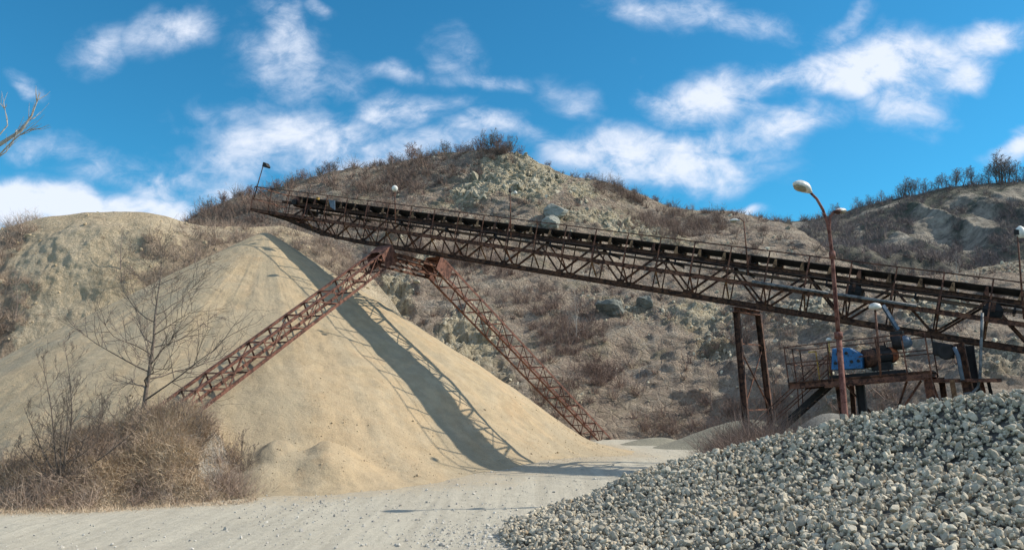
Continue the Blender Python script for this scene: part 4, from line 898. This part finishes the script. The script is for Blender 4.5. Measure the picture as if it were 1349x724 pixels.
# ------------------------------------------------------------------ A-shaped lattice trestle
tre = empty('lattice_trestle', [-4.5, 38, 0], 'rust red A shaped lattice trestle straddling under the conveyor, one leg in the sand', 'trestle')
def leg(top, foot, wd, dp, name):
    d = unit(foot-top); side = ax*np.array([1, 1, 0]); side = unit(side); fr = unit(np.cross(d, side))
    if fr[2] < 0: fr = -fr
    e = MB(); Lg = np.linalg.norm(foot-top); c = {}
    for a_ in (-1, 1):
        for b_ in (-1, 1):
            o_ = side*a_*wd/2+fr*b_*dp/2; c[a_, b_] = o_; e.beam(top+o_, foot+o_, .13, .13, 'L', -fr*b_)
    o = e.build(name, M['rust_red'], tre)
    n = int(round(Lg/1.2)); m = MB()
    for k in range(n+1):
        p_ = top+d*Lg*k/n
        for (u_, v_) in (((-1, -1), (-1, 1)), ((-1, 1), (1, 1)), ((1, 1), (1, -1)), ((1, -1), (-1, -1))):
            m.beam(p_+c[u_], p_+c[v_], .05, .05, 'L', d)
            if k < n:
                q_ = top+d*Lg*(k+1)/n
                if u_[0] != v_[0]: continue
                if k % 2: m.beam(p_+c[u_], q_+c[v_], .05, .05, 'L', fr)
                else: m.beam(p_+c[v_], q_+c[u_], .05, .05, 'L', fr)
    m.build('lacing', M['rust_red'], o); return o
tl = at(506, 338, 37.6); fl_ = at(243, 533, 26.9); fl_ = tl+(fl_-tl)*1.06
tr_ = at(573, 352, 40.2); fr_ = at(792, 582, 54.0); fr_ = tr_+(fr_-tr_)*1.02
leg(tl, fl_, .8, .62, 'leg'); leg(tr_, fr_, .85, .8, 'leg')
m = MB()
hl_ = tl+np.array([0, 0, .12]); hr_ = tr_+np.array([0, 0, .0])
sd = unit(ax*np.array([1, 1, 0]))
for o_ in (-.42, .42):
    m.beam(hl_+sd*o_, hr_+sd*o_, .1, .16, 'I'); m.beam(hl_+sd*o_+np.array([0, 0, -.5]), hr_+sd*o_+np.array([0, 0, -.5]), .08, .12, 'L')
    for k in range(4):
        a_ = hl_+(hr_-hl_)*k/4+sd*o_; b_ = hl_+(hr_-hl_)*(k+1)/4+sd*o_+np.array([0, 0, -.5]); m.beam(a_, b_, .05, .05, 'L')
m.build('head_beam', M['rust_mid'], tre)
for (p_, dd_) in ((tl, unit(fl_-tl)), (tr_, unit(fr_-tr_))):
    side = sd; fr = unit(np.cross(dd_, side)); fr = fr if fr[2] > 0 else -fr
    m = MB()
    for sg in (-1, 1):
        o_ = side*sg*.46
        m.prism([p_+o_-dd_*.35+fr*.45, p_+o_+dd_*.75+fr*.36, p_+o_+dd_*.75-fr*.36, p_+o_-dd_*.35-fr*.42], side*.015*sg)
    m.prism([p_+side*.46+fr*.44+dd_*(-.3), p_-side*.46+fr*.44+dd_*(-.3), p_-side*.46+fr*.38+dd_*.45, p_+side*.46+fr*.38+dd_*.45], fr*.015)
    m.build('gusset_box', M['rust_red'], tre)
# ------------------------------------------------------------------ column bent
bent = empty('steel_bent', gpt(990, 30), 'pair of dark rusty steel columns with cross bracing below the conveyor', 'support')
c1t, c1b = at(970, 411, 29.6), None; c2t = at(999, 415, 31.4)
def foot_of(top, px, py): q = at(px, py, top[1]); d_ = (q-top); t = (top[2]-float(G(q[0], q[1]))+.1)/(-d_[2]); return top+d_*t
c1b = foot_of(c1t, 985, 581); c2b = foot_of(c2t, 1017, 568)
for a_, b_ in ((c1t, c1b), (c2t, c2b)):
    m = MB(); m.beam(a_, b_, .24, .24, 'I', ax) if False else m.beam(a_, b_, .19, .22, 'I', ax); m.box(b_+np.array([0, 0, .1]), ax*.25, wv*.25, np.array([0, 0, .02])); m.build('column', M['rust_dark'], bent)
def lp(a_, b_, t): return a_+(b_-a_)*t
m = MB()
for t in (.2, .62): m.beam(lp(c1t, c1b, t), lp(c2t, c2b, t), .06, .06, 'L')
m.beam(lp(c1t, c1b, .22), lp(c2t, c2b, .6), .06, .06, 'L'); m.beam(lp(c2t, c2b, .22), lp(c1t, c1b, .6), .05, .05, 'L'); m.beam(lp(c1t, c1b, .64), lp(c2t, c2b, .95), .06, .06, 'L'); m.beam(lp(c2t, c2b, .66), lp(c1t, c1b, .95), .05, .05, 'L')
m.build('cross_brace', M['rust_mid'], bent)
m = MB(); m.beam(c1t-wv*.3+np.array([0, 0, .08]), c2t+wv*.3+np.array([0, 0, .08]), .22, .18, 'I'); m.build('cap_beam', M['rust_mid'], bent)
# ------------------------------------------------------------------ machinery platform with stairs
pA = at(1039, 503, 27.2); pB = at(1226, 487, 24.9); pa = unit(pB-pA); PLn = np.linalg.norm(pB-pA)
pw = unit([-pa[1], pa[0], 0]); pw = pw if pw[1] > 0 else -pw; pn = unit(np.cross(pw, pa)); pn = pn if pn[2] > 0 else -pn
DP = 2.3
def D(s, l, v): return pA+pa*s+pw*l+pn*v
plat = empty('machinery_platform', gpt(1140, 26), 'rusty raised steel platform with railings and stairs, carrying the blue gearbox', 'platform')
m = MB(); m.box(D(PLn/2, DP/2, -.02), pa*PLn/2, pw*DP/2, pn*.015); m.build('deck', M['rust_dark'], plat)
m = MB()
for l in (0, DP): m.beam(D(0, l, -.13), D(PLn, l, -.13), .08, .2, 'C', pn)
for s in (0, .33*PLn, .66*PLn, PLn): m.beam(D(s, .04, -.13), D(s, DP-.04, -.13), .08, .16, 'C', pn)
m.box(D(PLn*.62, .1, -.19), pa*PLn*.36, pw*.12, pn*.09)
m.build('deck_beam', M['rust_mid'], plat)
def sxp(px): 
    xs = np.linspace(0, PLn, 80); return float(np.interp(px, proj(np.array([D(s, 0, 0) for s in xs]))[0], xs))
rp = [(0, 0), (sxp(1096), 0), (sxp(1160), 0), (sxp(1195), 0), (PLn, 0), (0, DP), (PLn*.33, DP), (PLn*.66, DP), (PLn, DP), (0, DP/2)]
for (s, l) in rp:
    m = MB(); m.beam(D(s, l, -.15), D(s, l, 1.18), .045, .045, 'L', pa); m.build('railing_post', M['rust_mid'], plat)
m = MB()
for v in (.62, 1.18):
    m.beam(D(0, 0, v), D(PLn, 0, v), .04, .04, 'L', pn); m.beam(D(0, DP, v), D(PLn, DP, v), .04, .04, 'L', pn); m.beam(D(0, 0, v), D(0, DP, v), .04, .04, 'L', pn)
m.build('railing', M['rust_mid'], plat)
m = MB(); m.beam(D(.95, .3, 0), D(.95, .3, .95), .045, .045, 'L', pa); m.beam(D(.95, .3, .95), D(.7, .3, .95), .045, .045); m.build('gate_post', M['yellow'], plat)
for (pt, pb, Yy, wd, mt) in (((1105, 508), (1111, 548), 26.9, .2, 'rust_mid'), ((1132, 500), (1137, 542), 26.6, .26, 'black'), ((1222, 497), (1228, 533), 25.0, .24, 'rust_mid'), ((1240, 497), (1245, 530), 26.4, .18, 'rust_dark'), ((1122, 503), (1125, 545), 28.6, .16, 'rust_dark')):
    t_ = at(pt[0], pt[1], Yy); b_ = foot_of(t_, *pb); m = MB(); m.beam(t_, b_, wd, wd, 'I', ax); m.build('leg', M[mt], plat)
m = MB()
for (x0, y0, x1, y1, Yy) in ((1194, 502, 1180, 545, 26.3), (1213, 501, 1186, 542, 25.6), (1116, 508, 1152, 548, 26.7), (1228, 500, 1240, 535, 25.6)):
    m.beam(at(x0, y0, Yy), foot_of(at(x0, y0, Yy), x1, y1), .07, .07, 'L')
m.build('brace', M['rust_mid'], plat)
# stairs
s0 = at(1092, 505, 28.2); dst = -unit(ax*np.array([1, 1, 0])); drop = s0[2]-float(G(s0[0], s0[1])); run = drop*1.12; s1 = s0+dst*run+np.array([0, 0, -drop])
sw = unit(np.cross(dst, (0, 0, 1))); sw = sw if sw[1] > 0 else -sw
for o_ in (0, .75):
    m = MB(); m.beam(s0+sw*o_, s1+sw*o_, .05, .2, 'C'); m.build('stair_stringer', M['black'], plat)
    m = MB()
    for v in (.5, 1.0): m.beam(s0+sw*o_+np.array([0, 0, v]), s1+sw*o_+np.array([0, 0, v]), .035, .035)
    for t in (0, .3, .6, .95): m.beam(lp(s0, s1, t)+sw*o_, lp(s0, s1, t)+sw*o_+np.array([0, 0, 1.0]), .04, .04)
    m.build('stair_rail', M['rust_mid'], plat)
nt = 13
for k in range(nt):
    q = lp(s0, s1, (k+.5)/nt)+sw*.375; m = MB(); m.box(q, dst*.11, sw*.35, np.array([0, 0, .015])); m.build('stair_tread', M['rust_dark'], plat)
# right-hand frame under the conveyor: columns, small side platform, downpipe
frm = empty('tail_frame', gpt(1275, 25.5), 'dark steel frame with thick twin columns and small side deck right of the platform', 'support')
for (x0, y0, x1, y1, Yy, wd, mt) in ((1263, 452, 1277, 520, 25.2, .30, 'rust_dark'), (1277, 455, 1287, 520, 26.2, .26, 'black'), (1292, 500, 1297, 520, 25.4, .12, 'rust_mid'), (1301, 498, 1306, 520, 25.8, .1, 'black'), (1254, 500, 1258, 524, 25.0, .14, 'rust_pale')):
    t_ = at(x0, y0, Yy); b_ = foot_of(t_, x1, y1); m = MB(); m.beam(t_, b_, wd, wd, 'I', ax); m.build('column', M[mt], frm)
sc_ = at(1270, 501, 25.6); m = MB(); m.box(sc_, ax*np.array([1, 1, 0])*1.05, wv*.6, np.array([0, 0, .05])); m.build('side_deck', M['rust_mid'], frm)
m = MB(); m.box(at(1243, 461, 25.8), ax*.3, wv*.35, np.array([0, 0, .22])); m.cyl(at(1246, 463, 25.4), at(1246, 463, 25.4)+wv*.3, .25, 16); m.build('gear_case', M['black'], frm, False, .03)
m = MB(); m.tube([at(1257, 457, 25.1), at(1262, 468, 25.1), at(1268, 500, 25.0)], .06, 8); m.build('guard_strip', M['greyblue'], frm, True)
m = MB(); m.tube([at(1294, 412, 25.0), at(1293, 440, 25.0), at(1291, 497, 25.0), at(1288, 510, 25.0), at(1281, 517, 25.0), at(1270, 519, 25)], .045, 10); m.build('downpipe', M['galv'], frm, True)
# ------------------------------------------------------------------ drive unit: blue gearbox, motor
zd = D(sxp(1137), .55, 0)
drv = empty('drive_unit', zd, 'blue gearbox coupled to a dark motor with an orange end, on the platform', 'gearbox')
def Q(px, py, Yy=26.0): return at(px, py, Yy)
pv = unit(pw)
m = MB(); m.prism([Q(1095, 487), Q(1136, 485), Q(1136, 467), Q(1119, 457.5), Q(1096, 458.5)], pv*.75); gb = m.build('gearbox_housing', M['blue'], drv, False, .03)
m = MB()
for i, (x_, y_) in enumerate(((1101, 478), (1110, 477), (1122, 476), (1131, 475), (1104, 466), (1115, 465))): m.cyl(Q(x_, y_)-pv*.05, Q(x_, y_)+pv*.02, .05, 10)
m.build('bolt_cover', M['black'], gb)
m = MB(); m.cyl(Q(1136, 472)+pv*.35, Q(1148, 471)+pv*.35, .3, 20); m.build('coupling_guard', M['rust_dark'], drv, True)
m = MB(); c0 = Q(1148, 469)+pv*.35; c1 = Q(1170, 467)+pv*.35; m.cyl(c0, c1, .24, 22)
for k in range(14):
    a_ = 2*math.pi*k/14; o_ = pn*math.cos(a_)*.25+pv*math.sin(a_)*.25; m.beam(c0+o_, c1+o_, .015, .05, 'box', o_)
m.box(Q(1159, 457)+pv*.35, pa*.14, pw*.1, pn*.07); mo = m.build('motor', M['black'], drv)
c2 = Q(1179, 466)+pv*.35; m = MB(); m.tube([c1, lp(c1, c2, .5), c2], [.27, .26, .18], 22); m.build('motor_end_cap', M['orange'], drv, True)
m = MB(); m.box(D(sxp(1140), .65, .05), pa*1.15, pw*.4, pn*.05); m.box(Q(1160, 482)+pv*.35, pa*.3, pw*.25, pn*.12); m.build('base_frame', M['black'], drv)
# second small motor hung under the gantry, with chute
mot = empty('hanging_motor', Q(1185, 452, 26.2), 'small dark motor with grey blue cover hanging under the gantry', 'motor')
m = MB(); m.cyl(Q(1178, 450, 26.2), Q(1190, 450, 26.0), .26, 18); m.box(Q(1182, 442, 26.2), pa*.2, pw*.2, pn*.14); m.build('motor_body', M['black'], mot, False, .02)
m = MB(); m.tube([Q(1189, 449, 26.0), Q(1194, 451, 25.9), Q(1197, 453, 25.8)], [.2, .2, .14], 18); m.build('fan_cover', M['greyblue'], mot, True)
ch = empty('inclined_chute', Q(1175, 420, 26.4), 'pale blue grey metal chute slanting down inside the gantry', 'chute')
m = MB(); m.beam(Q(1163, 402, 26.3), Q(1183, 434, 26.3), .12, .08, 'C', (0, -1, .5)); m.build('chute_trough', M['greyblue'], ch)
# ------------------------------------------------------------------ lamps
def lamp_head(e, p, d, ln, r, lens_down=True, mt='white', ratio=.55):
    """cobra-head lantern: tapered shell along d starting at p, lens below"""
    d = unit(d); sdv = unit(np.cross(d, (0, 0, 1))); up = unit(np.cross(sdv, d)); V = []; n = 14; st = 12; prof = [.32, .5, .72, .9, 1.0, 1.02, 1, .96, .86, .7, .45, .1]
    for i in range(st):
        for k in range(n):
            a_ = 2*math.pi*k/n; y_ = math.cos(a_); z_ = math.sin(a_); z_ = z_*(1 if z_ > 0 else .32)
            V.append(p+d*ln*i/(st-1)+(sdv*y_+up*z_*ratio*1.25)*r*prof[i])
    fs = [(i*n+k, i*n+(k+1) % n, (i+1)*n+(k+1) % n, (i+1)*n+k) for i in range(st-1) for k in range(n)]+[tuple(range(n)), tuple(range((st-1)*n, st*n))]
    MB().add(V, fs).build('lantern_housing', M[mt], e, True)
    V = []; m_ = 8
    for i in range(m_):
        t = .3+.6*i/(m_-1); w_ = r*.85*math.sin(math.pi*(.12+.76*i/(m_-1)))
        for k in range(9):
            a_ = math.pi*k/8; V.append(p+d*ln*t+sdv*w_*math.cos(a_)-up*(r*.2+w_*.42*math.sin(a_)))
    fs = [(i*9+k, i*9+k+1, (i+1)*9+k+1, (i+1)*9+k) for i in range(m_-1) for k in range(8)]
    MB().add(V, fs).build('lantern_lens', M['lens'], e, True)
Yl = 22.0; gb_ = foot_of(at(1113, 545, Yl), 1118, 600)
sl_ = empty('street_lamp', gb_, 'tall red brown street lamp with two curved arms in front of the platform', 'street lamp')
m = MB(); m.tube([gb_, at(1113, 545, Yl), at(1104.5, 440, Yl)], [.09, .082, .075], 12); m.build('lower_pole', M['rust_pole'], sl_, True)
m = MB(); m.tube([at(1105, 446, Yl), at(1104.3, 437, Yl)], .11, 12); m.tube([at(1104.4, 440, Yl), at(1100, 385, Yl), at(1096, 335, Yl), at(1093.5, 312, Yl), at(1090, 293, Yl), at(1084, 276, Yl), at(1076, 262, Yl), at(1066, 252, Yl)], [.06, .056, .052, .047, .043, .04, .038, .036], 12)
m.tube([at(1097, 340, Yl), at(1096, 331, Yl)], .085, 12); m.build('upper_pole', M['rust_pole'], sl_, True)
m = MB(); m.tube([at(1093.8, 318, Yl), at(1092.5, 298, Yl), at(1093.5, 286, Yl), at(1098, 279, Yl), at(1104, 277, Yl)], [.045, .042, .04, .038, .036], 10); m.build('side_arm', M['rust_pole'], sl_, True)
lamp_head(sl_, at(1068, 254, Yl), at(1040, 238, Yl-.3)-at(1068, 254, Yl), .66, .20, ratio=.8)
lamp_head(sl_, at(1101, 278.5, Yl), at(1123, 277, Yl+.5)-at(1101, 278.5, Yl), .50, .13)
m = MB(); m.tube([at(1099, 279, Yl), at(1104, 279, Yl), at(1110, 276, Yl+.1)], [.05, .07, .05], 8); m.build('arm_bracket', M['rust_red'], sl_, True)
def small_lamp(px0, px1, py0, py1, l, label, kind='globe', Yv=None):
    Yy = (Yv or Yc(px0)); a_ = at(px0, py0, Yy)+wv*l; b_ = at(px1, py1, Yy)+wv*l
    e = empty('work_lamp', a_, label, 'lamp', 'lamps on the conveyor'); m = MB(); m.tube([a_, lp(a_, b_, .6), b_], [.032, .028, .024], 8); m.build('pole', M['rust_mid'], e, True)
    if kind == 'globe':
        m = MB(); m.tube([b_+np.array([0, 0, t]) for t in (-.02, .05, .16, .26, .30)], [.06, .13, .16, .10, .03], 14); m.build('lamp_glass', M['white'], e, True)
    elif kind == 'arm':
        d_ = -ax*.3+np.array([0, 0, .05]); m = MB(); m.tube([b_, b_+d_*.5+np.array([0, 0, .1]), b_+d_], .02, 6); m.build('arm', M['rust_mid'], e); lamp_head(e, b_+d_*.5, -ax*np.array([1, 1, 0])+np.array([0, 0, .1]), .4, .12)
    elif kind == 'cross':
        m = MB(); m.beam(b_-ax*.12, b_+ax*.3, .03, .03); m.tube([b_+np.array([0, 0, -.05]), b_+np.array([0, 0, .16])], [.07, .04], 8); m.build('arm', M['black'], e)
        m = MB(); q = b_+ax*.28+np.array([0, 0, -.1]); m.tube([q, q+np.array([0, 0, .09]), q+np.array([0, 0, .15])], [.09, .08, .02], 10); m.build('lamp_glass', M['white'], e, True)
    elif kind == 'flood':
        q = b_+ax*.02; m = MB(); m.prism([q+ax*-.08+nv*.24, q+ax*.12+nv*.2, q+ax*.32+nv*.02, q+ax*.26-nv*.06, q+ax*-.1-nv*.02], wv*.25); m.build('floodlight', M['black'], e)
    return e
small_lamp(334, 346.5, 262, 219, 0, 'dark floodlight on a leaning pole at the raised left tip of the conveyor', 'flood')
small_lamp(521, 520, 295, 252, 0, 'round white lamp on a short pole at the left part of the conveyor', 'globe')
small_lamp(673, 672, 312, 252, 0, 'small lamp on a thin pole in front of the pale rock face', 'cross')
small_lamp(986, 980, 362, 292, 0, 'small white lamp on an arm left of the tall street lamp', 'arm')
e = small_lamp(1349, 1340, 420, 304, 0, 'lamp on a thick post at the right edge of the photo', 'none')
q = at(1339, 306, Yc(1349)); m = MB(); m.box(q, ax*.07, wv*.07, np.array([0, 0, .08])); m.build('post_cap', M['black'], e); m = MB(); q = at(1345, 313, Yc(1349)); m.tube([q, q+np.array([0, 0, .12]), q+np.array([0, 0, .3]), q+np.array([0, 0, .38])], [.1, .14, .12, .03], 12); m.build('lamp_glass', M['white'], e, True)
a_ = D(sxp(1160), -.03, -.1); b_ = at(1153, 408, a_[1])
e = empty('work_lamp', a_, 'white bulkhead lamp on a thin pole rising from the platform edge', 'lamp'); m = MB(); m.tube([a_, b_], .035, 8); m.build('pole', M['rust_mid'], e, True)
m = MB(); m.tube([b_+np.array([0, 0, t]) for t in (0, .04, .10, .19, .23)], [.06, .17, .2, .15, .04], 14); m.build('lamp_glass', M['white'], e, True)
a_ = D(.7, DP*.4, 0); b_ = at(1092, 449, a_[1]-.2)
e = empty('work_lamp', a_, 'small lamp on a yellow pole at the left of the blue gearbox', 'lamp'); m = MB(); m.tube([at(1094, 500, a_[1]-.2), b_], .025, 8); m.build('pole', M['yellow'], e, True)
m = MB(); m.tube([b_+np.array([0, 0, t]) for t in (0, .03, .08, .12)], [.05, .1, .09, .03], 12); m.build('lamp_glass', M['white'], e, True)
# ------------------------------------------------------------------ light
SKYTINT = (.25, .96, 1.16, 1); SKYS = .10; EXPO = 0.34
CLOUDS = [(385, 45, 45, 34, 50, .7), (350, 75, 50, 24, 45, .62), (395, 100, 70, 30, 25, .62), (450, 112, 50, 34, 60, .5), (228, 44, 46, 26, -8, .72), (135, 64, 24, 28, 40, .6), (38, 104, 26, 10, 35, .68),
 (75, 200, 60, 18, 12, .62), (120, 222, 50, 14, 10, .55), (60, 272, 160, 20, 3, 1.2), (0, 285, 120, 16, 0, 1.2), (240, 238, 90, 24, 5, .72), (300, 262, 60, 16, 0, .7), (330, 205, 80, 26, 0, .66), (440, 190, 110, 34, 5, .85), (530, 185, 70, 18, 5, .75), (410, 160, 70, 14, -5, .55), (300, 140, 70, 14, -5, .45), (90, 238, 60, 9, 5, .4),
 (535, 143, 56, 15, -5, .8), (600, 70, 40, 26, 40, .5), (640, 98, 55, 12, 10, .62), (530, 92, 34, 12, 5, .55), (755, 128, 36, 20, 20, .5), (650, 172, 50, 16, 0, .75), (720, 185, 60, 16, 10, .6), (860, 205, 100, 28, 5, 1.0), (900, 185, 60, 18, 0, .95), (780, 205, 60, 18, 10, .8),
 (1140, 88, 90, 26, -8, 1.1), (1040, 105, 60, 20, -5, .9), (920, 130, 60, 20, 8, .85), (960, 118, 50, 18, 0, .75), (1190, 130, 40, 34, -50, .75), (1230, 100, 50, 22, -25, .62), (1015, 172, 70, 22, -12, .8), (985, 205, 40, 14, 0, .6), (1270, 98, 36, 15, -5, .85), (1305, 50, 42, 20, -20, .85), (1108, 36, 36, 16, -25, .55),
 (930, 18, 110, 18, 8, .6), (1000, 35, 50, 16, 10, .5), (995, 282, 26, 7, 0, .8), (1333, 180, 30, 9, -15, .85), (845, 86, 25, 13, 0, .4), (1215, 70, 36, 16, -20, .75), (240, 162, 26, 9, 0, .4), (435, 4, 24, 10, 20, .6), (815, 10, 50, 14, 0, .45)]
AZ = math.radians(96); EL = math.radians(38)
SU = Vector((math.sin(AZ)*math.cos(EL), -math.cos(AZ)*math.cos(EL), math.sin(EL)))
ld = bpy.data.lights.new('sun', 'SUN'); ld.energy = 4.7; ld.angle = math.radians(.53); ld.color = (1, .915, .79)
lo = bpy.data.objects.new('sun', ld); C.objects.link(lo); lo.rotation_euler = SU.to_track_quat('Z', 'Y').to_euler(); lo.location = (30, 10, 60)
W = bpy.data.worlds.new('World'); bpy.context.scene.world = W; W.use_nodes = True; nt_ = W.node_tree; nt_.nodes.clear()
def wn(k, **kw):
    o = nt_.nodes.new(k)
    for a, b in kw.items(): setattr(o, a, b)
    return o
def wl(a, b): nt_.links.new(a, b)
def wm(op, a, b=0.0, c=None, clamp=False):
    m = wn('ShaderNodeMath', operation=op, use_clamp=clamp)
    for i, v in enumerate((a, b, c)):
        if v is None: continue
        if isinstance(v, (int, float)): m.inputs[i].default_value = v
        else: wl(v, m.inputs[i])
    return m.outputs[0]
sky = wn('ShaderNodeTexSky', sky_type='NISHITA', sun_disc=False, sun_elevation=EL, sun_rotation=math.atan2(SU.x, SU.y), altitude=400, air_density=1.0, dust_density=.25, ozone_density=2.2)
tint = wn('ShaderNodeMix', data_type='RGBA', blend_type='MULTIPLY'); tint.inputs[0].default_value = 1; wl(sky.outputs[0], tint.inputs[6]); tint.inputs[7].default_value = SKYTINT
tc = wn('ShaderNodeTexCoord'); sx = wn('ShaderNodeSeparateXYZ'); wl(tc.outputs['Generated'], sx.inputs[0])
yy = wm('MAXIMUM', sx.outputs[1], .08); uu = wm('DIVIDE', sx.outputs[0], yy); ww = wm('DIVIDE', sx.outputs[2], yy)
cv = wn('ShaderNodeCombineXYZ'); wl(uu, cv.inputs[0]); wl(ww, cv.inputs[1])
def wnoise(scale, detail, rough, dist=0, sc=(1, 1, 1), rot=0, vec=None):
    mp = wn('ShaderNodeMapping'); mp.inputs['Scale'].default_value = sc; mp.inputs['Rotation'].default_value = (0, 0, rot); wl(vec or cv.outputs[0], mp.inputs[0])
    n = wn('ShaderNodeTexNoise'); n.inputs['Scale'].default_value = scale; n.inputs['Detail'].default_value = detail; n.inputs['Roughness'].default_value = rough; n.inputs['Distortion'].default_value = dist
    wl(mp.outputs[0], n.inputs['Vector']); return n
# warp the cloud outlines
wp = wnoise(7, 3, .5); wv_ = wn('ShaderNodeVectorMath', operation='MULTIPLY_ADD'); wl(wp.outputs['Color'], wv_.inputs[0]); wv_.inputs[1].default_value = (.13, .09, 0); 
ofs = wn('ShaderNodeVectorMath', operation='ADD'); wl(cv.outputs[0], ofs.inputs[0]); ofs.inputs[1].default_value = (-.065, -.045, 0); wl(ofs.outputs[0], wv_.inputs[2])
mask = None
for (cx, cy, rx, ry, rot, st) in CLOUDS:
    c_ = ray(cx, cy); mp = wn('ShaderNodeMapping', vector_type='TEXTURE'); mp.inputs['Location'].default_value = (c_[0], c_[1], 0); mp.inputs['Rotation'].default_value = (0, 0, math.radians(-rot)); mp.inputs['Scale'].default_value = (rx/F*2.6, ry/F*2.7, 1)
    wl(wv_.outputs[0], mp.inputs[0]); ln = wn('ShaderNodeVectorMath', operation='LENGTH'); wl(mp.outputs[0], ln.inputs[0])
    mr = wn('ShaderNodeMapRange', interpolation_type='SMOOTHSTEP'); wl(ln.outputs['Value'], mr.inputs[0]); mr.inputs[1].default_value = 1.1; mr.inputs[2].default_value = 0.0; mr.inputs[3].default_value = 0; mr.inputs[4].default_value = st
    mask = mr.outputs[0] if mask is None else wm('MAXIMUM', mask, mr.outputs[0])
n1 = wnoise(9.5, 8, .57, .35, (1, 1.4, 1), .3); n2 = wnoise(26, 7, .68, .6, (1, 1.5, 1), -.5)
nn_ = wm('ADD', wm('MULTIPLY', wm('SUBTRACT', n1.outputs['Fac'], .5), 3.2), wm('MULTIPLY', wm('SUBTRACT', n2.outputs['Fac'], .5), 1.2))
al = wm('ADD', mask, wm('MULTIPLY', nn_, wm('ADD', wm('MULTIPLY', mask, .75), .12)))
mr = wn('ShaderNodeMapRange', interpolation_type='SMOOTHSTEP'); wl(al, mr.inputs[0]); mr.inputs[1].default_value = .16; mr.inputs[2].default_value = 1.1; mr.inputs[3].default_value = 0; mr.inputs[4].default_value = .92
front = wm('GREATER_THAN', sx.outputs[1], .08)
alpha = wm('MULTIPLY', mr.outputs[0], front)
# unseen broken cloud behind the camera and overhead, added to neutralise blue ambient light
n3 = wn('ShaderNodeTexNoise'); n3.inputs['Scale'].default_value = 2.6; n3.inputs['Detail'].default_value = 7; n3.inputs['Roughness'].default_value = .6; wl(tc.outputs['Generated'], n3.inputs['Vector'])
m3 = wn('ShaderNodeMapRange', interpolation_type='SMOOTHSTEP'); wl(n3.outputs['Fac'], m3.inputs[0]); m3.inputs[1].default_value = .38; m3.inputs[2].default_value = .56; m3.inputs[3].default_value = 0; m3.inputs[4].default_value = .9
bk = wn('ShaderNodeMapRange', interpolation_type='SMOOTHSTEP'); wl(wm('SUBTRACT', sx.outputs[1], wm('MULTIPLY', wm('MAXIMUM', wm('SUBTRACT', sx.outputs[2], .56), 0), 3.0)), bk.inputs[0]); bk.inputs[1].default_value = .35; bk.inputs[2].default_value = .05; bk.inputs[3].default_value = 0; bk.inputs[4].default_value = 1
up_ = wn('ShaderNodeMapRange'); wl(sx.outputs[2], up_.inputs[0]); up_.inputs[1].default_value = -.02; up_.inputs[2].default_value = .03
alpha = wm('MAXIMUM', alpha, wm('MULTIPLY', wm('MULTIPLY', m3.outputs[0], bk.outputs[0]), up_.outputs[0]))
ccol = wn('ShaderNodeMix', data_type='RGBA'); wl(mr.outputs[0], ccol.inputs[0]); ccol.inputs[6].default_value = (.50, .60, .80, 1); ccol.inputs[7].default_value = (.74, .78, .86, 1)
bg = wn('ShaderNodeBackground'); wl(tint.outputs[2], bg.inputs[0]); bg.inputs[1].default_value = SKYS
bc = wn('ShaderNodeBackground'); wl(ccol.outputs[2], bc.inputs[0]); bc.inputs[1].default_value = 1.0
mx = wn('ShaderNodeMixShader'); wl(alpha, mx.inputs[0]); wl(bg.outputs[0], mx.inputs[1]); wl(bc.outputs[0], mx.inputs[2])
wo = wn('ShaderNodeOutputWorld'); wl(mx.outputs[0], wo.inputs[0])
# ------------------------------------------------------------------ camera
cd = bpy.data.cameras.new('camera'); cam = bpy.data.objects.new('camera', cd); C.objects.link(cam); bpy.context.scene.camera = cam
cd.sensor_width = 36; cd.lens = 36*F/1349; cd.clip_end = 2000; cd.clip_start = .1
cam.location = (0, 0, H); cam.rotation_euler = (math.pi/2+TH, 0, 0)
sc = bpy.context.scene
sc.view_settings.view_transform = 'Standard'; sc.view_settings.look = 'None'; sc.view_settings.gamma = 1; sc.view_settings.exposure = EXPO
sc.cycles.max_bounces = 5; sc.cycles.diffuse_bounces = 3
